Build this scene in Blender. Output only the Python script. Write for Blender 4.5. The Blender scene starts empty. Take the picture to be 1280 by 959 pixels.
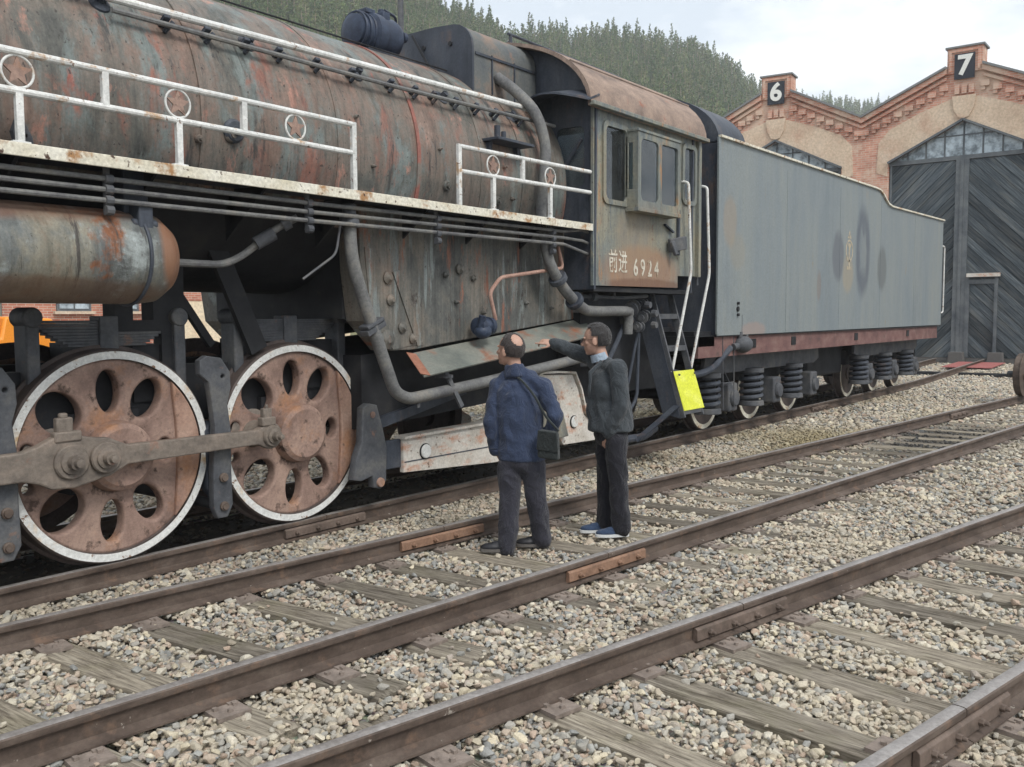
import bpy, bmesh, math, random
import numpy as np
from mathutils import Vector, Matrix, noise
PI = math.pi
rad = math.radians
scene = bpy.context.scene
col = scene.collection

# ------------------------------------------------------------------ camera
CAM = np.array([-3.35436, -6.86305, 1.71154])
YAW, PITCH, ROLL, FPX = rad(37.537), rad(-4.178), rad(-0.297), 1146.38
fw = np.array([math.cos(YAW)*math.cos(PITCH), math.sin(YAW)*math.cos(PITCH), math.sin(PITCH)])
r0 = np.array([math.sin(YAW), -math.cos(YAW), 0.0]); u0 = np.cross(r0, fw)
rt = math.cos(ROLL)*r0 + math.sin(ROLL)*u0
up = -math.sin(ROLL)*r0 + math.cos(ROLL)*u0
cd = bpy.data.cameras.new('camera'); cam = bpy.data.objects.new('camera', cd); col.objects.link(cam)
cd.sensor_fit = 'HORIZONTAL'; cd.sensor_width = 36.0; cd.lens = 36.0*FPX/1280.0
cd.clip_start = 0.05; cd.clip_end = 5000
cam.matrix_world = Matrix(((rt[0], up[0], -fw[0], CAM[0]), (rt[1], up[1], -fw[1], CAM[1]), (rt[2], up[2], -fw[2], CAM[2]), (0, 0, 0, 1)))
scene.camera = cam
scene.render.resolution_x, scene.render.resolution_y = 1024, 767

def ray(px, py):
    return fw + rt*((px-640)/FPX) + up*((479.5-py)/FPX)
def at_depth(px, py, d):
    return Vector(CAM + ray(px, py)*d)

# ------------------------------------------------------------------ sky and sun
SUN_EL, SUN_AZ = rad(48), rad(250)      # azimuth of the sun, measured from +x to +y
world = bpy.data.worlds.new('World'); scene.world = world; world.use_nodes = True
wn, wl = world.node_tree.nodes, world.node_tree.links
bg = wn['Background']; bg.inputs[1].default_value = 0.1
sky = wn.new('ShaderNodeTexSky'); sky.sky_type = 'NISHITA'; sky.sun_disc = False
sky.sun_elevation = SUN_EL; sky.sun_rotation = PI/2 - SUN_AZ
tc = wn.new('ShaderNodeTexCoord'); mp = wn.new('ShaderNodeMapping'); mp.inputs['Scale'].default_value = (1.0, 1.0, 2.6)
nz = wn.new('ShaderNodeTexNoise'); nz.inputs['Scale'].default_value = 3.4; nz.inputs['Detail'].default_value = 7; nz.inputs['Roughness'].default_value = 0.55
cr = wn.new('ShaderNodeValToRGB')
cr.color_ramp.elements[0].position = 0.42; cr.color_ramp.elements[0].color = (4.3, 4.8, 5.4, 1)
cr.color_ramp.elements[1].position = 0.57; cr.color_ramp.elements[1].color = (7.7, 7.85, 7.95, 1)
mx = wn.new('ShaderNodeMix'); mx.data_type = 'RGBA'; mx.inputs[0].default_value = 0.90
wl.new(tc.outputs['Generated'], mp.inputs['Vector']); wl.new(mp.outputs[0], nz.inputs['Vector']); wl.new(nz.outputs['Fac'], cr.inputs[0])
wl.new(sky.outputs[0], mx.inputs[6]); wl.new(cr.outputs[0], mx.inputs[7]); wl.new(mx.outputs[2], bg.inputs[0])
sd = bpy.data.lights.new('sun', 'SUN'); sd.energy = 1.5; sd.angle = rad(20); sd.color = (1.0, 0.97, 0.92)
sun = bpy.data.objects.new('sun', sd); col.objects.link(sun)
sv = Vector((math.cos(SUN_AZ)*math.cos(SUN_EL), math.sin(SUN_AZ)*math.cos(SUN_EL), math.sin(SUN_EL)))
sun.rotation_euler = sv.to_track_quat('Z', 'Y').to_euler(); sun.location = (0, -20, 30)
vs = scene.view_settings
vs.view_transform = 'Standard'; vs.look = 'None'; vs.exposure = 0.92; vs.gamma = 1.0; vs.use_curve_mapping = False

# ------------------------------------------------------------------ helpers
def srgb(r, g, b):
    f = lambda c: c/12.92 if c <= 0.04045 else ((c+0.055)/1.055)**2.4
    return (f(r/255), f(g/255), f(b/255), 1.0)

def root_loc(o):
    v = Vector((0, 0, 0))
    while o is not None:
        v += o.location; o = o.parent
    return v
def tag(o, label=None, cat=None, group=None, kind=None):
    if label: o['label'] = label
    if cat: o['category'] = cat
    if group: o['group'] = group
    if kind: o['kind'] = kind
    return o
def empty(name, loc=(0, 0, 0), label=None, cat=None, group=None, kind=None):
    o = bpy.data.objects.new(name, None); col.objects.link(o); o.location = loc; o.empty_display_size = 0.2
    return tag(o, label, cat, group, kind)
def link(name, me, mat=None, parent=None):
    o = bpy.data.objects.new(name, me); col.objects.link(o)
    if mat is not None and len(me.materials) == 0: me.materials.append(mat)
    if parent is not None: o.parent = parent
    return o
def frame_of(d):
    d = Vector(d).normalized(); a = Vector((0, 0, 1)) if abs(d.z) < 0.9 else Vector((1, 0, 0))
    s = d.cross(a).normalized(); return s, s.cross(d).normalized()

class MB:
    def __init__(self): self.v = []; self.f = []
    def add(self, vs_, fs):
        n = len(self.v); self.v += [tuple(x) for x in vs_]; self.f += [tuple(i+n for i in f) for f in fs]; return self
    def box(self, a, b):
        x0, x1 = sorted((a[0], b[0])); y0, y1 = sorted((a[1], b[1])); z0, z1 = sorted((a[2], b[2]))
        return self.add([(x0,y0,z0),(x1,y0,z0),(x1,y1,z0),(x0,y1,z0),(x0,y0,z1),(x1,y0,z1),(x1,y1,z1),(x0,y1,z1)],
                        [(0,3,2,1),(4,5,6,7),(0,1,5,4),(1,2,6,5),(2,3,7,6),(3,0,4,7)])
    def bar(self, p, q, w, h, side=None):
        p, q = Vector(p), Vector(q); d = (q-p).normalized()
        if side is None: s, u = frame_of(d)
        else: s = Vector(side); s = (s-d*s.dot(d)).normalized(); u = s.cross(d)
        o = []
        for c in (p, q): o += [c-s*w/2-u*h/2, c+s*w/2-u*h/2, c+s*w/2+u*h/2, c-s*w/2+u*h/2]
        return self.add(o, [(0,1,2,3),(7,6,5,4),(0,4,5,1),(1,5,6,2),(2,6,7,3),(3,7,4,0)])
    def cyl(self, p, q, r, r2=None, seg=20):
        p, q = Vector(p), Vector(q); s, u = frame_of(q-p); r2 = r if r2 is None else r2
        o = []
        for c, rr in ((p, r), (q, r2)):
            for i in range(seg):
                a = 2*PI*i/seg; o.append(c + s*math.cos(a)*rr + u*math.sin(a)*rr)
        fs = [(i, (i+1) % seg, seg+(i+1) % seg, seg+i) for i in range(seg)]
        return self.add(o, fs + [tuple(range(seg))[::-1], tuple(range(seg, 2*seg))])
    def tube(self, path, r, seg=10, closed=False):
        P = [Vector(x) for x in path]; n = len(P); rs = r if hasattr(r, '__len__') else [r]*n
        o = []; s = None
        for i in range(n):
            if closed: t = (P[(i+1) % n]-P[i-1]).normalized()
            else: t = (P[min(i+1, n-1)]-P[max(i-1, 0)]).normalized()
            if s is None: s, u = frame_of(t)
            else:
                s = (s-t*s.dot(t)).normalized(); u = s.cross(t)
            for k in range(seg):
                a = 2*PI*k/seg; o.append(P[i]+s*math.cos(a)*rs[i]+u*math.sin(a)*rs[i])
        fs = []
        for i in range(n if closed else n-1):
            j = (i+1) % n
            fs += [(i*seg+k, i*seg+(k+1) % seg, j*seg+(k+1) % seg, j*seg+k) for k in range(seg)]
        if not closed: fs += [tuple(range(seg))[::-1], tuple(range((n-1)*seg, n*seg))]
        return self.add(o, fs)
    def lathe(self, prof, org, axis, seg=48, closed=False):
        """prof: (distance along axis, radius)"""
        org = Vector(org); ax = Vector(axis).normalized(); s, u = frame_of(ax); o = []; n = len(prof)
        for a_, r_ in prof:
            for k in range(seg):
                a = 2*PI*k/seg; o.append(org+ax*a_+(s*math.cos(a)+u*math.sin(a))*max(r_, 1e-4))
        fs = []
        for i in range(n if closed else n-1):
            j = (i+1) % n
            fs += [(i*seg+k, i*seg+(k+1) % seg, j*seg+(k+1) % seg, j*seg+k) for k in range(seg)]
        if not closed: fs += [tuple(range(seg))[::-1], tuple(range((n-1)*seg, n*seg))]
        return self.add(o, fs)
    def prism(self, poly, f0, f1):
        """poly: 2-d points; f0, f1 map a 2-d point to 3-d on the two faces"""
        n = len(poly)
        return self.add([f0(p) for p in poly]+[f1(p) for p in poly],
                        [tuple(range(n))[::-1], tuple(range(n, 2*n))]+[(i, (i+1) % n, n+(i+1) % n, n+i) for i in range(n)])
    def xz(self, poly, y0, y1):
        return self.prism(poly, lambda p: (p[0], y0, p[1]), lambda p: (p[0], y1, p[1]))
    def yz(self, poly, x0, x1):
        return self.prism(poly, lambda p: (x0, p[0], p[1]), lambda p: (x1, p[0], p[1]))
    def ell(self, c, ax, seg=20, rings=12):
        c = Vector(c); A = [Vector(a) for a in ax]; o = [c-A[2]]
        for i in range(1, rings):
            t = -PI/2+PI*i/rings
            for k in range(seg):
                a = 2*PI*k/seg; o.append(c+A[0]*math.cos(t)*math.cos(a)+A[1]*math.cos(t)*math.sin(a)+A[2]*math.sin(t))
        o.append(c+A[2]); fs = []
        for k in range(seg): fs.append((0, 1+(k+1) % seg, 1+k))
        for i in range(rings-2):
            b = 1+i*seg
            fs += [(b+k, b+(k+1) % seg, b+seg+(k+1) % seg, b+seg+k) for k in range(seg)]
        b = 1+(rings-2)*seg
        for k in range(seg): fs.append((b+k, b+(k+1) % seg, len(o)-1))
        return self.add(o, fs)
    def cap(self, p, q, r, r2, seg=16):
        p, q = Vector(p), Vector(q); d = (q-p); L = d.length; d = d/L if L > 1e-6 else Vector((0, 0, 1))
        pr = [(-r*math.cos(t), r*math.sin(t)) for t in (0.02, .4, .8, 1.2, PI/2)] + [(L+r2*math.cos(t), r2*math.sin(t)) for t in (PI/2, 1.2, .8, .4, 0.02)]
        return self.lathe(pr, p, d, seg)
    def mesh(self, name='m', off=(0, 0, 0), smooth=35):
        me = bpy.data.meshes.new(name); ox, oy, oz = off
        me.from_pydata([(a-ox, b-oy, c-oz) for a, b, c in self.v], [], self.f)
        bm = bmesh.new(); bm.from_mesh(me); bmesh.ops.recalc_face_normals(bm, faces=bm.faces); bm.to_mesh(me); bm.free()
        if smooth:
            me.polygons.foreach_set('use_smooth', [True]*len(me.polygons)); me.set_sharp_from_angle(angle=rad(smooth))
        me.update(); return me
    def build(self, name, mat, parent=None, smooth=35, bevel=0):
        me = self.mesh(name, root_loc(parent) if parent else (0, 0, 0), smooth)
        o = link(name, me, mat, parent)
        if bevel: bev(o, bevel)
        return o
def bev(o, w, seg=2):
    m = o.modifiers.new('bevel', 'BEVEL'); m.width = w; m.segments = seg; m.limit_method = 'ANGLE'; m.angle_limit = rad(40)
    m.harden_normals = False
    return o
def world_part(name, mb, mat, parent=None, **k): return mb.build(name, mat, parent, **k)

def eval_mesh(ob):
    col.objects.link(ob); bpy.context.view_layer.update()
    dg = bpy.context.evaluated_depsgraph_get(); me = bpy.data.meshes.new_from_object(ob.evaluated_get(dg))
    col.objects.unlink(ob); return me
def shape2d(loops, depth, bevel=0.0, name='s', res=1):
    """filled 2-d outline with holes, extruded; lies in XY, centred on z = 0"""
    cu = bpy.data.curves.new(name, 'CURVE'); cu.dimensions = '2D'; cu.fill_mode = 'BOTH'; cu.extrude = max(depth/2-bevel, 1e-4); cu.bevel_depth = bevel; cu.bevel_resolution = res
    for lp in loops:
        sp = cu.splines.new('POLY'); sp.points.add(len(lp)-1); sp.use_cyclic_u = True
        for p, q in zip(sp.points, lp): p.co = (q[0], q[1], 0, 1)
    ob = bpy.data.objects.new('tmp', cu); me = eval_mesh(ob); bpy.data.objects.remove(ob); bpy.data.curves.remove(cu)
    return me
def text2d(s, size, depth, align='CENTER', bold=0.0):
    cu = bpy.data.curves.new('t', 'FONT'); cu.body = s; cu.size = size; cu.extrude = depth/2; cu.align_x = align; cu.align_y = 'CENTER'; cu.offset = bold
    ob = bpy.data.objects.new('tmp', cu); me = eval_mesh(ob); bpy.data.objects.remove(ob); bpy.data.curves.remove(cu)
    return me
XZ = Matrix(((1, 0, 0, 0), (0, 0, -1, 0), (0, 1, 0, 0), (0, 0, 0, 1)))      # XY -> XZ, +z of the shape looks to -y
def place2d(name, me, loc, mat, parent, M=XZ, smooth=35):
    off = root_loc(parent) if parent else Vector((0, 0, 0))
    me.transform(Matrix.Translation(Vector(loc)-off) @ M)
    me.materials.clear()
    if smooth:
        me.polygons.foreach_set('use_smooth', [True]*len(me.polygons)); me.set_sharp_from_angle(angle=rad(smooth))
    return link(name, me, mat, parent)
def ellipse(cx, cy, a, b, rot=0, n=28):
    c, s = math.cos(rot), math.sin(rot)
    return [(cx+a*math.cos(t)*c-b*math.sin(t)*s, cy+a*math.cos(t)*s+b*math.sin(t)*c) for t in [2*PI*i/n for i in range(n)]]
def rrect(x0, x1, z0, z1, r, n=5):
    o = []
    for cx, cz, a0 in ((x1-r, z0+r, -PI/2), (x1-r, z1-r, 0), (x0+r, z1-r, PI/2), (x0+r, z0+r, PI)):
        o += [(cx+r*math.cos(a0+PI/2*i/n), cz+r*math.sin(a0+PI/2*i/n)) for i in range(n+1)]
    return o
def smooth_path(P, n=6):
    """Catmull-Rom through the points"""
    P = [Vector(p) for p in P]; P = [P[0]*2-P[1]]+P+[P[-1]*2-P[-2]]; o = []
    for i in range(1, len(P)-2):
        for k in range(n):
            t = k/n; a, b, c, d = P[i-1:i+3]
            o.append(0.5*((2*b)+(c-a)*t+(2*a-5*b+4*c-d)*t*t+(-a+3*b-3*c+d)*t**3))
    return o+[P[-2]]
def bent_path(P, r=0.1, n=5):
    """straight runs with rounded elbows"""
    P = [Vector(p) for p in P]; o = [P[0]]
    for i in range(1, len(P)-1):
        a, b = (P[i-1]-P[i]), (P[i+1]-P[i]); k = min(r, a.length*.45, b.length*.45)
        A, B = P[i]+a.normalized()*k, P[i]+b.normalized()*k
        for j in range(n+1):
            t = j/n; o.append(A*(1-t)**2+P[i]*2*t*(1-t)+B*t*t)
    return o+[P[-1]]
def copy_tree(o, parent=None):
    c = o.copy(); col.objects.link(c); c.parent = parent
    for ch in o.children: copy_tree(ch, c)
    return c

# ------------------------------------------------------------------ materials
def nodes_of(name):
    m = bpy.data.materials.new(name); m.use_nodes = True
    return m, m.node_tree.nodes, m.node_tree.links, m.node_tree.nodes['Principled BSDF']
class NT:
    def __init__(self, nt, coord='Object'):
        self.n, self.l = nt.nodes, nt.links
        self.tc = self.n.new('ShaderNodeTexCoord').outputs[coord]
    def map(self, scale=(1, 1, 1), loc=(0, 0, 0), rot=(0, 0, 0)):
        m = self.n.new('ShaderNodeMapping'); m.inputs['Scale'].default_value = scale; m.inputs['Location'].default_value = loc; m.inputs['Rotation'].default_value = rot
        self.l.new(self.tc, m.inputs['Vector']); return m.outputs[0]
    def noise(self, scale, vec=None, detail=6, rough=0.6, dist=0.0):
        n = self.n.new('ShaderNodeTexNoise'); n.inputs['Scale'].default_value = scale; n.inputs['Detail'].default_value = detail; n.inputs['Roughness'].default_value = rough; n.inputs['Distortion'].default_value = dist
        self.l.new(vec if vec is not None else self.tc, n.inputs['Vector']); return n.outputs['Fac']
    def ramp(self, fac, stops):
        r = self.n.new('ShaderNodeValToRGB'); e = r.color_ramp.elements
        while len(e) < len(stops): e.new(0.5)
        for k, (p, c) in zip(e, stops):
            k.position = p; k.color = c if hasattr(c, '__len__') else (c, c, c, 1)
        self.l.new(fac, r.inputs[0]); return r.outputs[0]
    def mix(self, fac, a, b, mode='MIX'):
        m = self.n.new('ShaderNodeMix'); m.data_type = 'RGBA'; m.blend_type = mode
        for sock, val in ((m.inputs[0], fac), (m.inputs[6], a), (m.inputs[7], b)):
            if isinstance(val, (int, float)): sock.default_value = val
            elif hasattr(val, '__len__') and not hasattr(val, 'is_linked'): sock.default_value = val
            else: self.l.new(val, sock)
        return m.outputs[2]
    def math(self, op, a, b):
        m = self.n.new('ShaderNodeMath'); m.operation = op
        for s, val in ((m.inputs[0], a), (m.inputs[1], b)):
            if isinstance(val, (int, float)): s.default_value = val
            else: self.l.new(val, s)
        return m.outputs[0]
    def bump(self, h, strength, dist=0.01):
        b = self.n.new('ShaderNodeBump'); b.inputs['Strength'].default_value = strength; b.inputs['Distance'].default_value = dist
        self.l.new(h, b.inputs['Height']); return b.outputs[0]

def weathered(name, cols, scale=1.6, streak=(1, 1, 1), rough=(0.55, 0.8), rust=None, rust2=None, chips=None, drip=0.0, bump=0.25, fine=40, metal=0.0, spec=0.3, var=0.0):
    """cols: ramp stops of the paint; rust: (colour, threshold, softness, scale, streak); chips the same, fine grained"""
    m, n, l, bs = nodes_of(name); T = NT(m.node_tree)
    base = T.ramp(T.noise(scale, T.map(streak), 8, 0.65), cols)
    f1 = T.noise(fine, None, 4, 0.7)
    base = T.mix(1.0, base, T.ramp(f1, [(0.25, 0.72), (0.75, 1.22)]), 'MULTIPLY')
    if drip:
        dn = T.noise(1.0, T.map((15, 9, 0.7)), 7, 0.7, 0.3)
        base = T.mix(1.0, base, T.ramp(dn, [(0.30, 1-drip), (0.48, 1.0), (0.62, 1+drip*.5), (0.75, 1-drip*.3)]), 'MULTIPLY')
    rmask = None
    for i, rs in enumerate((rust, rust2, chips)):
        if rs is None: continue
        c, th, so, sc, st = rs
        mk = T.ramp(T.noise(sc, T.map(st, (7.3*i+1.7, 3.1*i, 5.9*i)), 9, 0.68), [(th, 0.0), (min(th+so, 0.99), 1.0)])
        c2 = T.mix(f1, tuple(x*0.6 for x in c[:3])+(1,), tuple(min(1, x*1.35) for x in c[:3])+(1,))
        base = T.mix(mk, base, c2); rmask = mk
    if var:
        oi = n.new('ShaderNodeObjectInfo')
        base = T.mix(1.0, base, T.ramp(oi.outputs['Random'], [(0, 1-var), (1, 1+var)]), 'MULTIPLY')
    l.new(base, bs.inputs['Base Color'])
    l.new(T.ramp(f1, [(0.2, rough[0]), (0.8, rough[1])]), bs.inputs['Roughness'])
    bs.inputs['Metallic'].default_value = metal; bs.inputs['Specular IOR Level'].default_value = spec
    if bump:
        h = T.noise(fine*0.6, None, 6, 0.7)
        if rmask is not None: h = T.math('ADD', h, T.math('MULTIPLY', rmask, 0.5))
        l.new(T.bump(h, bump, 0.006), bs.inputs['Normal'])
    return m
S = srgb
RUST = S(132, 84, 58); RUSTP = S(160, 112, 98); RED = S(150, 78, 66)
M = {}
def flaky(name, ramp, patches, drip, streak=(1.5, 1, .8), scale=1.2, speck=(S(50, 46, 44), .60), rough=(.45, .75), bump=.35):
    """old paint: a mottled ground, hard-edged patches where a coat has come off, rain streaks and dark specks"""
    m, n, l, bs = nodes_of(name); T = NT(m.node_tree)
    base = T.ramp(T.noise(scale, T.map(streak), 11, .72, .3), ramp); edge = None
    for i, (c, th, so, sc, st) in enumerate(patches):
        pn = T.noise(sc, T.map(st, (11.3*i+2.1, 4.7*i, 3.3*i)), 12, .70, .25); mk = T.ramp(pn, [(th, 0.0), (th+so, 1.0)])
        base = T.mix(mk, base, T.mix(T.noise(9, None, 6, .7), tuple(x*.62 for x in c[:3])+(1,), tuple(min(1, x*1.35) for x in c[:3])+(1,))); edge = mk if edge is None else T.math('MAXIMUM', edge, mk)
    dn = T.noise(1.0, T.map((16, 10, .6)), 8, .72, .35)
    base = T.mix(1.0, base, T.ramp(dn, [(0.30, 1-drip), (0.47, 1.0), (0.60, 1+drip*.6), (0.74, 1-drip*.4)]), 'MULTIPLY')
    f1 = T.noise(46, None, 5, .75); base = T.mix(1.0, base, T.ramp(f1, [(0.25, .70), (0.75, 1.26)]), 'MULTIPLY')
    sp = T.ramp(T.noise(30, T.map((1.2, 1, .9), (5, 1, 9)), 3, .6), [(speck[1], 0.0), (speck[1]+.05, .8)]); base = T.mix(sp, base, speck[0])
    l.new(base, bs.inputs['Base Color']); l.new(T.ramp(f1, [(0.2, rough[0]), (0.8, rough[1])]), bs.inputs['Roughness']); bs.inputs['Specular IOR Level'].default_value = .35
    h = T.math('ADD', T.math('MULTIPLY', T.noise(26, None, 6, .7), .6), T.math('MULTIPLY', edge, -.5)); l.new(T.bump(h, bump, .006), bs.inputs['Normal']); return m
M['boiler'] = flaky('boiler_paint', [(0.30, S(52, 53, 52)), (0.41, S(84, 84, 79)), (0.50, S(106, 98, 90)), (0.58, S(114, 96, 86)), (0.70, S(144, 124, 112))],
    [(S(106, 113, 110), .505, .08, 1.5, (1.7, 1, .7)), (S(130, 92, 80), .55, .09, 1.9, (1.5, 1, .7)), (S(152, 114, 100), .59, .07, 3.1, (1.4, 1, .8)), (S(66, 66, 64), .56, .07, 2.4, (2.6, 1, .5)), (S(140, 84, 72), .615, .05, 1.5, (1.8, 1, .5))], .38, speck=(S(52, 47, 44), .64))
M['firebox'] = flaky('firebox_paint', [(0.30, S(50, 51, 51)), (0.44, S(82, 83, 80)), (0.55, S(106, 101, 93)), (0.70, S(124, 104, 90))],
    [(S(118, 124, 122), .56, .05, 2.0, (3.5, 1, .35)), (S(122, 82, 66), .575, .06, 2.4, (2.5, 1, .5)), (S(66, 60, 56), .60, .05, 4.0, (1.5, 1, .8))], .44, speck=(S(58, 52, 48), .655))
M['cab'] = flaky('cab_paint', [(0.30, S(84, 90, 92)), (0.46, S(112, 116, 111)), (0.60, S(130, 126, 110)), (0.72, S(118, 104, 90))],
    [(S(150, 116, 84), .575, .07, 1.9, (2.0, 1, .55)), (S(98, 106, 108), .56, .05, 2.6, (2.2, 1, .5)), (S(104, 76, 60), .63, .04, 5, (1.4, 1, .8))], .26, speck=(S(70, 62, 56), .64))
M['roof'] = weathered('cab_roof_paint', [(0.3, S(104, 92, 86)), (0.5, S(138, 120, 108)), (0.68, S(158, 138, 124))], 2.5, (1, 3.0, 1), rust=(S(140, 92, 76), 0.60, 0.1, 4, (1, 2, 1)), rough=(.7, .9))
M['dark'] = weathered('dark_blue_black_paint', [(0.3, S(44, 48, 56)), (0.5, S(62, 67, 76)), (0.7, S(82, 85, 90))], 2.2, (1.4, 1, 0.6), rust=(S(92, 80, 76), 0.58, 0.12, 3, (1.5, 1, .6)), drip=.2, rough=(.45, .7))
M['black'] = weathered('black_grimy_iron', [(0.3, S(24, 25, 28)), (0.55, S(42, 43, 46)), (0.75, S(60, 58, 56))], 3.0, rough=(.6, .9), rust=(S(66, 56, 50), 0.66, 0.1, 4, (1, 1, 1)))
M['tender'] = flaky('tender_grey_paint', [(0.28, S(104, 114, 119)), (0.45, S(117, 125, 128)), (0.60, S(124, 130, 129)), (0.75, S(132, 132, 126))],
    [(S(112, 120, 123), .56, .12, .9, (2.0, 1, .4)), (S(134, 124, 108), .64, .06, 1.6, (2.0, 1, .5))], .05, streak=(1.8, 1, .35), scale=.9, speck=(S(92, 86, 80), .68), bump=.14)
M['tank'] = flaky('reservoir_paint', [(0.30, S(60, 61, 61)), (0.44, S(96, 99, 97)), (0.56, S(122, 118, 105)), (0.72, S(118, 88, 70))],
    [(S(136, 142, 140), .56, .06, 1.4, (1.2, 1, 1)), (S(124, 80, 54), .565, .07, 1.9, (1.1, 1, .8)), (S(70, 66, 62), .585, .06, 3.0, (5, 1, .4))], .40, speck=(S(70, 64, 58), .67))
M['white'] = weathered('chipped_white_paint', [(0.3, S(186, 187, 184)), (0.6, S(212, 212, 208))], 6, rust=(S(176, 150, 124), 0.56, 0.08, 7, (1, 1, 1)), chips=(S(112, 84, 66), 0.625, 0.03, 22, (1, 1, 1)), rough=(.4, .65))
M['white_edge'] = weathered('rusty_white_edge', [(0.3, S(196, 188, 166)), (0.6, S(214, 210, 196))], 5, rust=(S(160, 122, 84), 0.54, 0.10, 5, (1, 1, 1)), chips=(S(76, 56, 46), 0.60, 0.03, 20, (1, 1, 1)), rough=(.45, .7))
M['wheel'] = weathered('rusty_wheel_paint', [(0.3, S(98, 80, 73)), (0.46, S(138, 114, 103)), (0.66, S(162, 137, 123))], 2.6, (1, 1, 1), rust=(S(160, 116, 84), 0.55, 0.16, 2.0, (1, 1, 1)), chips=(S(84, 68, 60), 0.565, 0.08, 8, (1, 1, 1)), rough=(.6, .85))
M['tyre'] = weathered('tyre_white_paint', [(0.3, S(196, 196, 192)), (0.6, S(216, 216, 212))], 4, rust=(S(190, 160, 120), 0.56, 0.10, 3.0, (1, 1, 1)), chips=(S(124, 96, 74), 0.615, 0.04, 18, (1, 1, 1)))
M['tread'] = weathered('tyre_steel', [(0.3, S(58, 50, 48)), (0.6, S(88, 78, 74))], 5, rough=(.5, .75))
M['rod'] = weathered('greasy_rod_steel', [(0.3, S(92, 84, 78)), (0.5, S(116, 107, 98)), (0.7, S(134, 121, 110))], 4, (1.0, 1, 2.0), rust=(S(140, 100, 84), 0.60, 0.12, 4, (1, 1, 1)), rough=(.45, .7))
M['iron'] = weathered('grey_blue_iron', [(0.3, S(58, 60, 64)), (0.5, S(80, 82, 86)), (0.7, S(102, 101, 99))], 4, rust=(S(126, 98, 84), 0.63, 0.1, 5, (1, 1, 1)), rough=(.5, .75))
M['pipe'] = weathered('lagged_pipe', [(0.3, S(84, 84, 86)), (0.55, S(112, 112, 110)), (0.75, S(126, 120, 110))], 5, rust=(S(110, 84, 70), 0.66, 0.08, 6, (1, 1, 1)), rough=(.55, .8))
M['redframe'] = weathered('dull_red_frame', [(0.3, S(88, 66, 64)), (0.5, S(114, 84, 80)), (0.7, S(130, 106, 98))], 2.6, (1, 1, 1.6), rust=(S(84, 70, 66), 0.58, 0.10, 3, (1, 1, 1)), rough=(.6, .85))
M['truck'] = weathered('flaking_pale_paint', [(0.3, S(176, 168, 156)), (0.5, S(198, 192, 182)), (0.7, S(208, 204, 196))], 4, rust=(S(186, 142, 118), 0.52, 0.14, 4, (1, 1, 2)), chips=(S(110, 88, 74), 0.61, 0.04, 18, (1, 1, 1)))
M['pinkpipe'] = weathered('rust_pink_pipe', [(0.3, S(140, 108, 96)), (0.6, S(170, 138, 124))], 8)
M['valve'] = weathered('blue_black_valve', [(0.3, S(34, 40, 54)), (0.6, S(56, 66, 84))], 6, rough=(.4, .6))
M['rail'] = weathered('rusted_rail', [(0.3, S(66, 56, 50)), (0.5, S(88, 76, 68)), (0.68, S(106, 94, 85))], 3, (1, 1, 3.0), rust=(S(112, 92, 78), 0.56, 0.12, 6, (1, 1, 1)), chips=(S(150, 142, 132), 0.66, 0.02, 14, (1, 1, 1)), rough=(.55, .8))
M['railtop'] = weathered('rail_running_surface', [(0.3, S(132, 126, 122)), (0.6, S(158, 153, 149))], 5, (1, 1, 1), rough=(.35, .55), metal=0.35)
M['fish_rust'] = weathered('orange_rust_fishplate', [(0.3, S(108, 84, 70)), (0.55, S(134, 105, 86)), (0.75, S(146, 118, 100))], 6, rough=(.7, .9))
M['fish_brown'] = weathered('brown_fishplate', [(0.3, S(78, 68, 61)), (0.55, S(106, 92, 83)), (0.75, S(120, 106, 96))], 6, rough=(.6, .85))
M['plate'] = weathered('tie_plate_rust', [(0.3, S(108, 98, 90)), (0.55, S(132, 120, 111)), (0.75, S(144, 132, 122))], 8, rough=(.65, .9))
M['hoodrust'] = weathered('hood_paint', [(0.3, S(74, 80, 86)), (0.5, S(98, 100, 98)), (0.66, S(130, 110, 96))], 2.2, (1, 1.6, 1), rust=(S(150, 112, 88), 0.58, 0.12, 2.5, (1, 1, 1)))

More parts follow.
